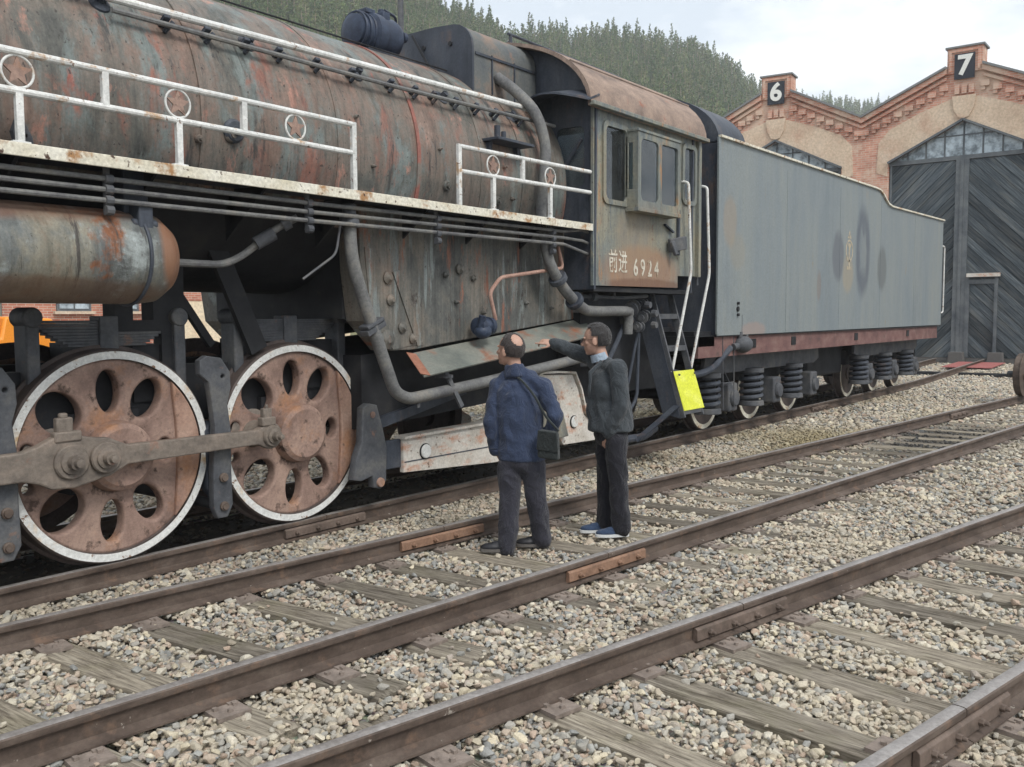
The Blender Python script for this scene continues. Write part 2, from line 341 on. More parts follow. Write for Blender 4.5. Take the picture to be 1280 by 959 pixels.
def plain(name, c, rough=0.6, metal=0.0, spec=0.4, bump=0, bs_=30):
    m, n, l, bs = nodes_of(name); T = NT(m.node_tree)
    f = T.noise(bs_, None, 5, 0.65)
    l.new(T.mix(1.0, c, T.ramp(f, [(0.2, 0.82), (0.8, 1.15)]), 'MULTIPLY'), bs.inputs['Base Color'])
    bs.inputs['Roughness'].default_value = rough; bs.inputs['Metallic'].default_value = metal; bs.inputs['Specular IOR Level'].default_value = spec
    if bump: l.new(T.bump(f, bump, 0.004), bs.inputs['Normal'])
    return m
def glass(name, tint, alpha_mix=0.14, rough=0.03, dif=(.35, .38, .38, 1)):
    m, n, l, bs = nodes_of(name)
    tr = n.new('ShaderNodeBsdfTransparent'); tr.inputs[0].default_value = tint
    gl = n.new('ShaderNodeBsdfGlossy'); gl.inputs['Roughness'].default_value = rough; gl.inputs[0].default_value = (.85, .9, .95, 1)
    fr = n.new('ShaderNodeFresnel'); fr.inputs[0].default_value = 1.5
    T = NT(m.node_tree); d = n.new('ShaderNodeBsdfDiffuse'); d.inputs[0].default_value = dif
    mxs = n.new('ShaderNodeMixShader'); mx2 = n.new('ShaderNodeMixShader')
    l.new(T.ramp(T.noise(3.5, None, 5, .6), [(0.35, alpha_mix*0.2), (0.7, alpha_mix)]), mx2.inputs[0]); l.new(tr.outputs[0], mx2.inputs[1]); l.new(d.outputs[0], mx2.inputs[2])
    l.new(fr.outputs[0], mxs.inputs[0]); l.new(mx2.outputs[0], mxs.inputs[1]); l.new(gl.outputs[0], mxs.inputs[2])
    l.new(mxs.outputs[0], n['Material Output'].inputs[0]); return m
M['glass'] = glass('cab_glass', (.72, .80, .82, 1))
M['yellow'] = weathered('yellow_sign', [(.3, S(196, 200, 52)), (.5, S(208, 212, 62)), (.7, S(216, 218, 104))], 3, (1, 1, 2.5), rough=(.4, .6), chips=(S(160, 158, 90), .64, .1, 6, (1, 1, 1)), bump=.1)
M['paint_white'] = plain('white_lettering', S(222, 222, 215), 0.6)
M['worn_white'] = weathered('worn_lettering', [(0.3, S(178, 170, 154)), (0.6, S(206, 200, 186))], 6, rust=(S(146, 126, 104), 0.50, 0.10, 13, (1, 1, .7)))

def wood_mat():
    m, n, l, bs = nodes_of('weathered_sleeper_wood'); T = NT(m.node_tree)
    oi = n.new('ShaderNodeObjectInfo')
    add = n.new('ShaderNodeVectorMath'); add.operation = 'ADD'; l.new(T.tc, add.inputs[0])
    cmb = n.new('ShaderNodeCombineXYZ'); l.new(T.math('MULTIPLY', oi.outputs['Random'], 37.0), cmb.inputs[0]); l.new(T.math('MULTIPLY', oi.outputs['Random'], 11.0), cmb.inputs[1]); l.new(cmb.outputs[0], add.inputs[1])
    T.tc = add.outputs[0]
    g = T.noise(9, T.map((6, 0.35, 6)), 8, 0.7, 0.4)
    g2 = T.noise(26, T.map((6, 0.25, 6)), 5, 0.7)
    base = T.ramp(g, [(0.28, S(62, 57, 52)), (0.42, S(106, 100, 92)), (0.58, S(142, 136, 126)), (0.74, S(166, 160, 148))])
    base = T.mix(1.0, base, T.ramp(g2, [(0.30, 0.36), (0.46, 1.0), (0.8, 1.18)]), 'MULTIPLY')
    big = T.noise(2.2, None, 4, 0.6)
    base = T.mix(T.ramp(big, [(0.52, 0.0), (0.74, 0.4)]), base, S(122, 120, 98))
    base = T.mix(1.0, base, T.ramp(oi.outputs['Random'], [(0, (0.62, .60, .58, 1)), (0.35, (0.98, .95, .90, 1)), (1, (1.30, 1.26, 1.17, 1))]), 'MULTIPLY')
    l.new(base, bs.inputs['Base Color']); bs.inputs['Roughness'].default_value = 0.9; bs.inputs['Specular IOR Level'].default_value = 0.15
    l.new(T.bump(T.math('ADD', g, T.math('MULTIPLY', g2, 0.9)), 0.6, 0.010), bs.inputs['Normal'])
    return m
M['wood'] = wood_mat()

def stone_mat():
    m, n, l, bs = nodes_of('ballast_stone'); T = NT(m.node_tree)
    at = n.new('ShaderNodeAttribute'); at.attribute_type = 'INSTANCER'; at.attribute_name = 'col'
    f = T.noise(3.0, None, 6, 0.7)
    l.new(T.mix(1.0, at.outputs['Color'], T.ramp(f, [(0.25, 0.70), (0.75, 1.18)]), 'MULTIPLY'), bs.inputs['Base Color'])
    bs.inputs['Roughness'].default_value = 0.85; bs.inputs['Specular IOR Level'].default_value = 0.25
    l.new(T.bump(f, 0.35, 0.05), bs.inputs['Normal']); return m
M['stone'] = stone_mat()
def ground_mat():
    m, n, l, bs = nodes_of('fine_gravel_ground'); T = NT(m.node_tree)
    big = T.noise(0.5, None, 4, 0.6); vo = n.new('ShaderNodeTexVoronoi'); vo.inputs['Scale'].default_value = 26; l.new(T.tc, vo.inputs['Vector'])
    c = T.ramp(big, [(0.35, S(150, 140, 118)), (0.55, S(168, 158, 138)), (0.7, S(144, 138, 108))])
    cc = T.mix(0.55, c, vo.outputs['Color'], 'SOFT_LIGHT')
    hs = n.new('ShaderNodeHueSaturation'); hs.inputs['Saturation'].default_value = 0.45; l.new(cc, hs.inputs['Color'])
    fin = T.mix(1.0, hs.outputs[0], T.ramp(vo.outputs['Distance'], [(0.1, 1.0), (0.6, 0.6)]), 'MULTIPLY')
    l.new(fin, bs.inputs['Base Color']); bs.inputs['Roughness'].default_value = 0.95; bs.inputs['Specular IOR Level'].default_value = 0.1
    l.new(T.bump(vo.outputs['Distance'], -0.8, 0.03), bs.inputs['Normal']); return m
M['ground'] = ground_mat()
M['dirt'] = weathered('oily_dark_dirt', [(0.3, S(34, 31, 29)), (0.5, S(56, 51, 46)), (0.7, S(82, 76, 66))], 2.5, rough=(.8, .95), fine=28, bump=.8)
def brick_mat(name, c1, c2, mort, sc=1.0, patch=None):
    m, n, l, bs = nodes_of(name); T = NT(m.node_tree, 'Object')
    # wall-plane coordinates: horizontal run from x-y, vertical from z
    sx = n.new('ShaderNodeSeparateXYZ'); l.new(T.tc, sx.inputs[0]); cb = n.new('ShaderNodeCombineXYZ')
    l.new(T.math('ADD', sx.outputs[0], sx.outputs[1]), cb.inputs[0]); l.new(sx.outputs[2], cb.inputs[1])
    b = n.new('ShaderNodeTexBrick'); l.new(cb.outputs[0], b.inputs['Vector']); b.inputs['Scale'].default_value = sc
    b.inputs['Color1'].default_value = c1; b.inputs['Color2'].default_value = c2; b.inputs['Mortar'].default_value = mort
    b.inputs['Mortar Size'].default_value = 0.008; b.inputs['Brick Width'].default_value = 0.26; b.inputs['Row Height'].default_value = 0.078; b.inputs['Bias'].default_value = -0.1
    base = T.mix(1.0, b.outputs['Color'], T.ramp(T.noise(1.6, None, 7, .65), [(0.3, 0.72), (0.7, 1.16)]), 'MULTIPLY')
    if patch: base = T.mix(T.ramp(T.noise(0.9, None, 6, .7), [(0.50, 0.0), (0.60, 0.75)]), base, patch)
    l.new(base, bs.inputs['Base Color']); bs.inputs['Roughness'].default_value = 0.9; bs.inputs['Specular IOR Level'].default_value = 0.15
    l.new(T.bump(b.outputs['Fac'], -0.6, 0.01), bs.inputs['Normal']); return m
M['brick'] = brick_mat('shed_brick', S(200, 150, 130), S(182, 124, 104), S(194, 178, 162), 1.0, S(204, 182, 162))
M['brick2'] = brick_mat('workshop_brick', S(190, 128, 106), S(170, 104, 86), S(192, 180, 164), 1.0)
M['plaster'] = weathered('cream_plaster', [(0.3, S(188, 166, 144)), (0.5, S(202, 181, 158)), (0.7, S(208, 190, 170))], 0.9, rust=(S(186, 156, 134), 0.52, 0.16, 0.8, (1, 1, 1)), rough=(.85, .95), fine=14)
def board_mat(name, rot):
    m, n, l, bs = nodes_of(name); T = NT(m.node_tree); oi = n.new('ShaderNodeObjectInfo')
    T.tc = T.map((1, 1, 1), (0, 0, 0), (rot, 0, 0))
    g = T.noise(1.0, T.map((1, 26, 1.1)), 8, .72); g2 = T.noise(1.0, T.map((1, 5, .8), (3, 1, 2)), 6, .65)
    c = T.ramp(g, [(.30, S(50, 57, 63)), (.46, S(74, 82, 88)), (.58, S(98, 105, 109)), (.72, S(142, 145, 143))])
    c = T.mix(T.ramp(g2, [(.50, 0), (.66, .6)]), c, S(112, 112, 108)); c = T.mix(1.0, c, T.ramp(oi.outputs['Random'], [(0, .46), (1, 1.02)]), 'MULTIPLY')
    l.new(c, bs.inputs['Base Color']); bs.inputs['Roughness'].default_value = .9; bs.inputs['Specular IOR Level'].default_value = .15; l.new(T.bump(g, .5, .01), bs.inputs['Normal']); return m
M['doorwood'] = board_mat('door_boards_rising', rad(45)); M['doorwood2'] = board_mat('door_boards_falling', rad(-45))
M['doorframe'] = weathered('door_frame_wood', [(0.3, S(74, 80, 86)), (0.6, S(106, 110, 112))], 2, rough=(.8, .95))
M['shedpane'] = glass('sky_tinted_shed_glass', (.45, .5, .52, 1), 1.3, 0.12, (.46, .53, .57, 1))  # pale blue-grey diffuse colour paints the sky's reflection into the panes
M['slate'] = plain('roof_sheet', S(120, 122, 122), 0.8)
M['concrete'] = plain('dark_concrete', S(92, 90, 88), 0.9, bump=.5)
M['interior'] = plain('shed_interior', S(50, 50, 52), 0.9)
M['cream'] = weathered('cream_wall', [(0.3, S(212, 192, 160)), (0.6, S(228, 212, 184))], 1.2, rough=(.85, .95), fine=10)
M['orange'] = plain('orange_machine_paint', S(226, 140, 40), 0.45)
M['rubber'] = plain('rubber_tyre', S(30, 30, 32), 0.85)
M['redmat'] = plain('red_carpet', S(158, 98, 94), 0.95, bump=.4)
# wooded hill
def leaf_mat():
    m, n, l, bs = nodes_of('conifer_needles'); oi = n.new('ShaderNodeObjectInfo'); T = NT(m.node_tree)
    c = T.ramp(oi.outputs['Random'], [(0, S(82, 104, 66)), (0.35, S(98, 118, 74)), (0.65, S(112, 126, 80)), (0.85, S(128, 134, 92)), (1, S(106, 118, 90))])
    l.new(T.mix(1.0, c, T.ramp(T.noise(1.2, None, 3, .6), [(0.3, 0.7), (0.7, 1.2)]), 'MULTIPLY'), bs.inputs['Base Color'])
    bs.inputs['Roughness'].default_value = 0.8; bs.inputs['Specular IOR Level'].default_value = 0.1; return m
M['leaf'] = leaf_mat()
M['trunk'] = plain('pine_bark', S(150, 132, 116), 0.9)
M['hill'] = weathered('hillside_soil_and_scrub', [(0.3, S(86, 92, 62)), (0.5, S(108, 106, 74)), (0.7, S(122, 114, 88))], 0.12, rough=(.9, 1), fine=2, bump=0)

# ------------------------------------------------------------------ ground, tracks, ballast
rng = np.random.default_rng(7); random.seed(7)
def sstep(a, b, x):
    t = np.clip((x-a)/(b-a), 0, 1); return t*t*(3-2*t)
def rise(x): return 0.26*sstep(19.0, 34.0, x)
GZ, STOP = -0.224, -0.172            # ground sheet and sleeper top, measured from the rail top
def ground_sheet():
    ax = lambda near: np.unique(np.concatenate([np.linspace(-1500, -60, 8), np.linspace(-60, -8, 10), near, np.linspace(60, 1500, 8)]))
    X = ax(np.linspace(-8, 60, 120)); Y = ax(np.linspace(-12, 60, 60)); v, f = [], []
    for x in X:
        for y in Y: v.append((x, y, GZ+float(rise(x))))
    n = len(Y)
    for i in range(len(X)-1):
        for j in range(n-1): f.append((i*n+j, (i+1)*n+j, (i+1)*n+j+1, i*n+j+1))
    o = MB().add(v, f).build('ground', M['ground']); tag(o, 'pale gravel yard under the railway tracks', kind='structure')
ground_sheet()
mb = MB(); mb.box((-7, -0.67, GZ-.02), (21.5, 0.67, -0.205)); mb.box((-7, 0.82, GZ-.02), (21.5, 2.2, -0.214))
tag(mb.build('track_bed', M['dirt']), 'dark oily dirt bed between the rails under the locomotive', kind='structure')

TR = {1: (0.0, 0.0), 2: (rad(-6.127), -2.3774), 3: (rad(-11.848), -4.958)}      # angle, offset
def tpt(k, s, off, z=0.0):
    a, c = TR[k]; x = math.cos(a)*s - math.sin(a)*(c+off); y = math.sin(a)*s + math.cos(a)*(c+off)
    return Vector((x, y, z+float(rise(x))))
G2 = 0.7535
RP = [(-.066, -.152), (.066, -.152), (.066, -.142), (.030, -.134), (.0085, -.122), (.0078, -.055), (.012, -.046), (.033, -.038), (.035, -.030), (.0345, -.010), (.029, -.0035), (.018, -.0008), (0, 0)]
RP = RP + [(-x, z) for x, z in RP[::-1][1:-2]] + [(-.066, -.142)]
def rail_seg(k, side, s0, s1, parent):
    n = len(RP); ss = np.linspace(s0, s1, max(2, int((s1-s0)/0.8))); mb = MB(); V = []
    for s in ss:
        for a, z in RP: V.append(tpt(k, s, side*G2+a, z))
    F = []; top = []
    for i in range(len(ss)-1):
        for j in range(n):
            F.append((i*n+j, i*n+(j+1) % n, (i+1)*n+(j+1) % n, (i+1)*n+j))
            top.append(10 <= j <= 13)
    F += [tuple(range(n)), tuple(range((len(ss)-1)*n, len(ss)*n))]; top += [False, False]
    mb.add(V, F); me = mb.mesh('rail', (0, 0, 0), 30)
    me.materials.append(M['rail']); me.materials.append(M['railtop'])
    for p, t in zip(me.polygons, top): p.material_index = 1 if t else 0
    return link('rail', me, None, parent)
def fishplate(k, side, s, parent, mat, L=0.9, nb=4):
    mb = MB(); g = -1   # camera side of the rail
    prof = [(.010, -.128), (.024, -.130), (.046, -.122), (.044, -.060), (.030, -.048), (.012, -.050)]
    a = lambda t, ss: tpt(k, ss, side*G2+g*t[0], t[1])
    mb.prism(prof, lambda t: a(t, s-L/2), lambda t: a(t, s+L/2))
    for i in range(nb):
        sb = s-L/2+L*(i+.5)/nb
        mb.cyl(tpt(k, sb, side*G2+g*.040, -.09), tpt(k, sb, side*G2+g*.068, -.09), .020, .018, 6)
        mb.cyl(tpt(k, sb, side*G2+g*.066, -.09), tpt(k, sb, side*G2+g*.088, -.09), .011, .010, 8)
    return mb.build('fishplate', mat, parent, bevel=.003)
tracks = {}
for k, lab in ((1, 'rusty railway track carrying the steam locomotive and tender'), (2, 'railway track the two men stand in, beside the locomotive track'), (3, 'railway track fanning away from the one the men stand in')):
    tracks[k] = empty('railway_track', (0, 0, 0), lab, kind='structure')
JO = {(1, -1): 1.9, (1, 1): 1.9, (2, 1): 2.37, (2, -1): 2.61, (3, 1): 2.65, (3, -1): 2.15}
for (k, sd_), j in JO.items():
    s_end = {1: 30.4, 2: 33, 3: 34}[k]
    a = rail_seg(k, sd_, -7.0, j-0.004, tracks[k]); b = rail_seg(k, sd_, j+0.004, j+12.5, tracks[k]); c = rail_seg(k, sd_, j+12.508, s_end, tracks[k])
    fishplate(k, sd_, j, a, M['fish_rust'] if k == 2 else M['fish_brown'])
    fishplate(k, sd_, j+12.504, b, M['fish_brown'])

def sleeper_mesh(seed):
    rs = np.random.default_rng(seed); nx, ny, W, L, H = 15, 84, 0.225, 2.5, 0.16
    V = []; cracks = [(rs.uniform(-.09, .09), rs.uniform(-1.2, 1.0), rs.uniform(.3, 1.3), rs.uniform(.004, .012), rs.uniform(.012, .034)) for _ in range(13)]
    for j in range(ny):
        y = -L/2+L*j/(ny-1)
        for i in range(nx):
            u = i/(nx-1)*2-1; x = W/2*u
            e = noise.noise((x*3+seed, y*2.2, 1.3)); x += (abs(u)**3)*math.copysign(1, u)*0.016*e
            z = 0.006*noise.noise((x*14+seed*3, y*1.1, 0.4))+0.0035*noise.noise((x*60, y*2.5+seed, 5)) - 0.02*max(0, abs(u)-.82)/.18*(0.7+e)
            for cx, cy, cl, cw, cdp in cracks:
                if cy < y < cy+cl:
                    t = math.sin(PI*(y-cy)/cl); wob = cx+0.012*noise.noise((y*1.7, cx*20, seed))
                    z -= cdp*t*max(0, 1-abs(x-wob)/(cw+.006))
            if j in (0, ny-1): z -= .01
            V.append((x, y, z))
    F = [(j*nx+i, j*nx+i+1, (j+1)*nx+i+1, (j+1)*nx+i) for j in range(ny-1) for i in range(nx-1)]
    ring = [i for i in range(nx)] + [j*nx+nx-1 for j in range(1, ny)] + [(ny-1)*nx+i for i in range(nx-2, -1, -1)] + [j*nx for j in range(ny-2, 0, -1)]
    b0 = len(V); V += [(V[i][0], V[i][1], -H) for i in ring]; n = len(ring)
    F += [(ring[i], b0+i, b0+(i+1) % n, ring[(i+1) % n]) for i in range(n)]
    me = MB().add(V, F).mesh('sleeper', (0, 0, 0), 50); me.materials.append(M['wood']); return me
SM = [sleeper_mesh(s) for s in range(6)]
def plate_mesh():
    mb = MB(); mb.box((-.085, -.19, -.004), (.085, .19, .016))
    for sy in (-1, 1):
        for sx in (-.05, .05):
            mb.box((sx-.011, sy*.088-.014, .014), (sx+.011, sy*.088+.014, .030))
        mb.cyl((0.0, sy*.145, .014), (0, sy*.145, .030), .016, .014, 6)
        mb.box((.025, sy*.062-.02, .012), (.075, sy*.062+.02, .024))
    me = mb.mesh('tie_plate'); me.materials.append(M['plate']); return me
PLM = plate_mesh()
def srange(lst, step, s0, s1):
    o = list(lst)
    while o[0]-step > s0: o.insert(0, o[0]-step)
    while o[-1]+step < s1: o.append(o[-1]+step)
    return o
SK = {2: rad(10.5), 3: rad(4)}
SL = {2: srange([s-.14 for s in (-1.09, -.45, .14, .80, 1.42, 2.0, 2.6, 3.25, 3.9, 4.55)], .62, -3.6, 31),
      3: srange([s+.05 for s in (.36, 1.07, 1.74, 2.40, 3.10, 3.80, 4.5, 5.2)], .68, -3.0, 24)}
for k in (2, 3):
    for i, s in enumerate(SL[k]):
        o = link('sleeper', SM[(i*5+k) % 6], None, tracks[k])
        p = tpt(k, s, random.uniform(-.05, .05), STOP+random.uniform(-.006, .003)); o.location = p
        ang = TR[k][0]+SK[k]+rad(random.uniform(-1.6, 1.6)); o.rotation_euler = (0, 0, ang)
        if (p-Vector(CAM)).length < 16:
            for sd_ in (-1, 1):
                q = link('tie_plate', PLM, None, o)
                ds = math.tan(-SK[k])*0; q.location = (0, sd_*G2/math.cos(SK[k]), .002); q.rotation_euler = (0, 0, -SK[k]); q.parent = o

# ---- ballast: every stone is geometry, instanced on points
def rock_meshes():
    out = []
    for s in range(9):
        rs = np.random.default_rng(100+s); bm = bmesh.new()
        for _ in range(15):
            v = rs.normal(size=3); v /= np.linalg.norm(v); v *= rs.uniform(.8, 1.05)
            bm.verts.new((v[0]*1.15, v[1]*.95, v[2]*.72))
        bmesh.ops.convex_hull(bm, input=bm.verts)
        bmesh.ops.delete(bm, geom=[v for v in bm.verts if not v.link_faces], context='VERTS')
        bmesh.ops.bevel(bm, geom=list(bm.edges), offset=.045, segments=1, affect='EDGES', profile=.5, clamp_overlap=True)
        me = bpy.data.meshes.new('stone'); bm.to_mesh(me); bm.free()
        me.polygons.foreach_set('use_smooth', [True]*len(me.polygons)); me.set_sharp_from_angle(angle=rad(34)); me.materials.append(M['stone']); out.append(me)
    return out
def instance_group(name, src_coll, P, rot, scl, idx, colr, label, extra=None):
    me = bpy.data.meshes.new(name); me.vertices.add(len(P)); me.vertices.foreach_set('co', P.astype(np.float32).ravel())
    for nm, ty, dat, key in (('rot', 'FLOAT_VECTOR', rot, 'vector'), ('scl', 'FLOAT_VECTOR', scl, 'vector'), ('idx', 'INT', idx, 'value'), ('col', 'FLOAT_COLOR', colr, 'color')):
        a = me.attributes.new(nm, ty, 'POINT'); a.data.foreach_set(key, np.ascontiguousarray(dat).ravel())
    ob = link(name, me, None, None); tag(ob, label, kind='stuff')
    ng = bpy.data.node_groups.new(name, 'GeometryNodeTree')
    ng.interface.new_socket('Geometry', in_out='INPUT', socket_type='NodeSocketGeometry'); ng.interface.new_socket('Geometry', in_out='OUTPUT', socket_type='NodeSocketGeometry')
    N, L = ng.nodes, ng.links; gi = N.new('NodeGroupInput'); go = N.new('NodeGroupOutput')
    ci = N.new('GeometryNodeCollectionInfo'); ci.inputs['Collection'].default_value = src_coll; ci.inputs['Separate Children'].default_value = True; ci.inputs['Reset Children'].default_value = True
    ip = N.new('GeometryNodeInstanceOnPoints'); ip.inputs['Pick Instance'].default_value = True
    def na(nm, ty):
        a = N.new('GeometryNodeInputNamedAttribute'); a.data_type = ty; a.inputs['Name'].default_value = nm; return a.outputs['Attribute']
    er = N.new('FunctionNodeEulerToRotation')
    L.new(gi.outputs[0], ip.inputs['Points']); L.new(ci.outputs[0], ip.inputs['Instance']); L.new(na('idx', 'INT'), ip.inputs['Instance Index'])
    L.new(na('rot', 'FLOAT_VECTOR'), er.inputs[0]); L.new(er.outputs[0], ip.inputs['Rotation']); L.new(na('scl', 'FLOAT_VECTOR'), ip.inputs['Scale']); L.new(ip.outputs[0], go.inputs[0])
    ob.modifiers.new('stones', 'NODES').node_group = ng
    return ob
def ballast():
    rc = bpy.data.collections.new('stone_kinds')
    for me in rock_meshes(): rc.objects.link(bpy.data.objects.new('stone', me))
    Ps, Ss = [], []
    for dmin, dmax, sp, r in ((0, 6.0, .0295, .0190), (6.0, 10, .033, .0205), (10, 17, .046, .0255), (17, 36, .074, .035)):
        for layer in range(3):
            X, Y = np.meshgrid(np.arange(-6, 33, sp), np.arange(-12, 9, sp)); P = np.c_[X.ravel(), Y.ravel()]
            P += rng.uniform(-.5, .5, P.shape)*sp*1.1
            D = P-CAM[:2]; d = np.hypot(D[:, 0], D[:, 1]); dd = d+rng.normal(0, .5, len(d))*(.4+.06*dmin)
            keep = (dd >= dmin) & (dd < dmax)
            fwd = D@fw[:2]; sx = (D@rt[:2])/np.maximum(fwd, .1)
            keep &= (fwd > .8) & (np.abs(sx) < 0.56+0.9/np.maximum(fwd, .5)) & (P[:, 0] < 31.5)
            if layer: keep &= rng.uniform(size=len(P)) < (.5, .22)[layer-1]
            P = P[keep]; z = np.full(len(P), GZ+.010+.017*layer)+rng.uniform(-.008, .016, len(P))
            rad_ = r*np.exp(np.clip(rng.normal(0, .30, len(P)), -.7, .75))
            # keep rails and sleepers clear
            ok = np.ones(len(P), bool)
            for k in (1, 2, 3):
                a, c = TR[k]; s = P[:, 0]*math.cos(a)+P[:, 1]*math.sin(a); off = -P[:, 0]*math.sin(a)+P[:, 1]*math.cos(a)-c
                nr = np.abs(np.abs(off)-G2); under = nr < .066+rad_*.8
                if k == 1:
                    ins = (np.abs(off) < G2) & (P[:, 0] < 21); ok &= ~(ins & (rng.uniform(size=len(P)) < .86))
                    z = np.where((off < -.8) & (off > -1.9), z+.020, z); z = np.where(under, np.minimum(z+.02, -.150-rad_*.62), z)
                else:
                    sl = np.array(SL[k]); st = s - math.tan(-SK[k])*off*1.0
                    ds = np.abs(st[:, None]-sl[None, :]).min(1)
                    cov = (ds < .112+rad_*.35) & (np.abs(off) < 1.27)
                    pr = np.where(np.abs(off) < .9, .992, .80); pr = np.where((k == 2) & (off < -.9), .955, pr)
                    ok &= ~(cov & (rng.uniform(size=len(P)) < pr))
                    z = np.where(cov, STOP+.006, z)
                    if k == 2: z = np.where((off < -.85) & (off > -3.0) & ~cov, z+.006, z)
                    z = np.where((np.abs(off) < .95) & ~cov, z-.012+.006*np.sin(s*7.1)+.022*np.exp(-(nr/.16)**2), z)
                    z = np.where(under & ~cov, np.minimum(z, -.150-rad_*.62), z); ok &= ~(under & cov)
            P = P[ok]; z = z[ok]; rad_ = rad_[ok]
            z = z+rise(P[:, 0])
            Ps.append(np.c_[P, z]); Ss.append(rad_)
    P = np.concatenate(Ps); R_ = np.concatenate(Ss); n = len(P)
    pal = np.array([S(184, 172, 148), S(172, 158, 134), S(190, 168, 144), S(160, 156, 146), S(150, 152, 148), S(200, 190, 166), S(178, 150, 126), S(142, 144, 142), S(188, 180, 160), S(166, 152, 138), S(196, 182, 150)])
    colr = pal[rng.integers(0, len(pal), n)].copy(); lum = colr[:, :3].mean(1, keepdims=True)*np.array([1.06, 1.0, .90]); colr[:, :3] = (colr[:, :3]*.62+lum*.38)*rng.uniform(.92, 1.24, (n, 1))
    # brown dust and moss further off beside the tender; dark oily patch in the middle track
    big = np.array([noise.noise((float(x)*.35, float(y)*.7, 3.1)) for x, y, _ in P])
    pat = np.array([noise.noise((float(x)*1.1, float(y)*1.1, 5.5))+.5*noise.noise((float(x)*3.1, float(y)*3.1, 2.5)) for x, y, _ in P])
    dust = np.clip(pat*1.3, 0, .6)[:, None]; colr[:, :3] = (colr[:, :3]*(1-dust)+np.array(S(170, 160, 142)[:3])*dust)*(1+.22*np.clip(pat, -.8, .5))[:, None]
    dist = np.hypot(P[:, 0]-CAM[0], P[:, 1]-CAM[1])
    w = np.clip((P[:, 0]-5)/4, 0, 1)*np.clip((P[:, 1]+2.9)/.5, 0, 1)*np.clip((19-P[:, 0])/5, 0, 1)*np.clip(.35+big*1.6, 0, 1)
    colr[:, :3] = colr[:, :3]*(1-w[:, None]*.75)+np.array(S(150, 136, 100)[:3])*(w[:, None]*.75)*rng.uniform(.6, 1.2, (n, 1))
    a, c = TR[2]; s2 = P[:, 0]*math.cos(a)+P[:, 1]*math.sin(a); o2 = -P[:, 0]*math.sin(a)+P[:, 1]*math.cos(a)-c
    dk = np.clip(1.55-np.hypot((s2-12.0)/1.9, o2/.75)+.5*np.array([noise.noise((float(x)*1.3, float(y)*1.3, 9)) for x, y, _ in P]), 0, .9)
    colr[:, :3] = colr[:, :3]*(1-dk[:, None])+np.array([.035, .035, .037])*dk[:, None]
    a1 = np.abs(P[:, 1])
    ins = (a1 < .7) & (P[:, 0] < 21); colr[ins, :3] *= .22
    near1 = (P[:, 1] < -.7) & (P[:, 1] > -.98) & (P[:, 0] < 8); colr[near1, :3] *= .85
    rot = rng.uniform(-.5, .5, (n, 3)); rot[:, 2] = rng.uniform(0, 2*PI, n); flip = rng.uniform(size=n) < .4; rot[flip, 0] += PI
    scl = R_[:, None]*rng.uniform(.82, 1.18, (n, 3))
    print('stones', n)
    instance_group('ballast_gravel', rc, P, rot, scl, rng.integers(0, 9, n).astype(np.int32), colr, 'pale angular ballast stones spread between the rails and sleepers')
ballast()

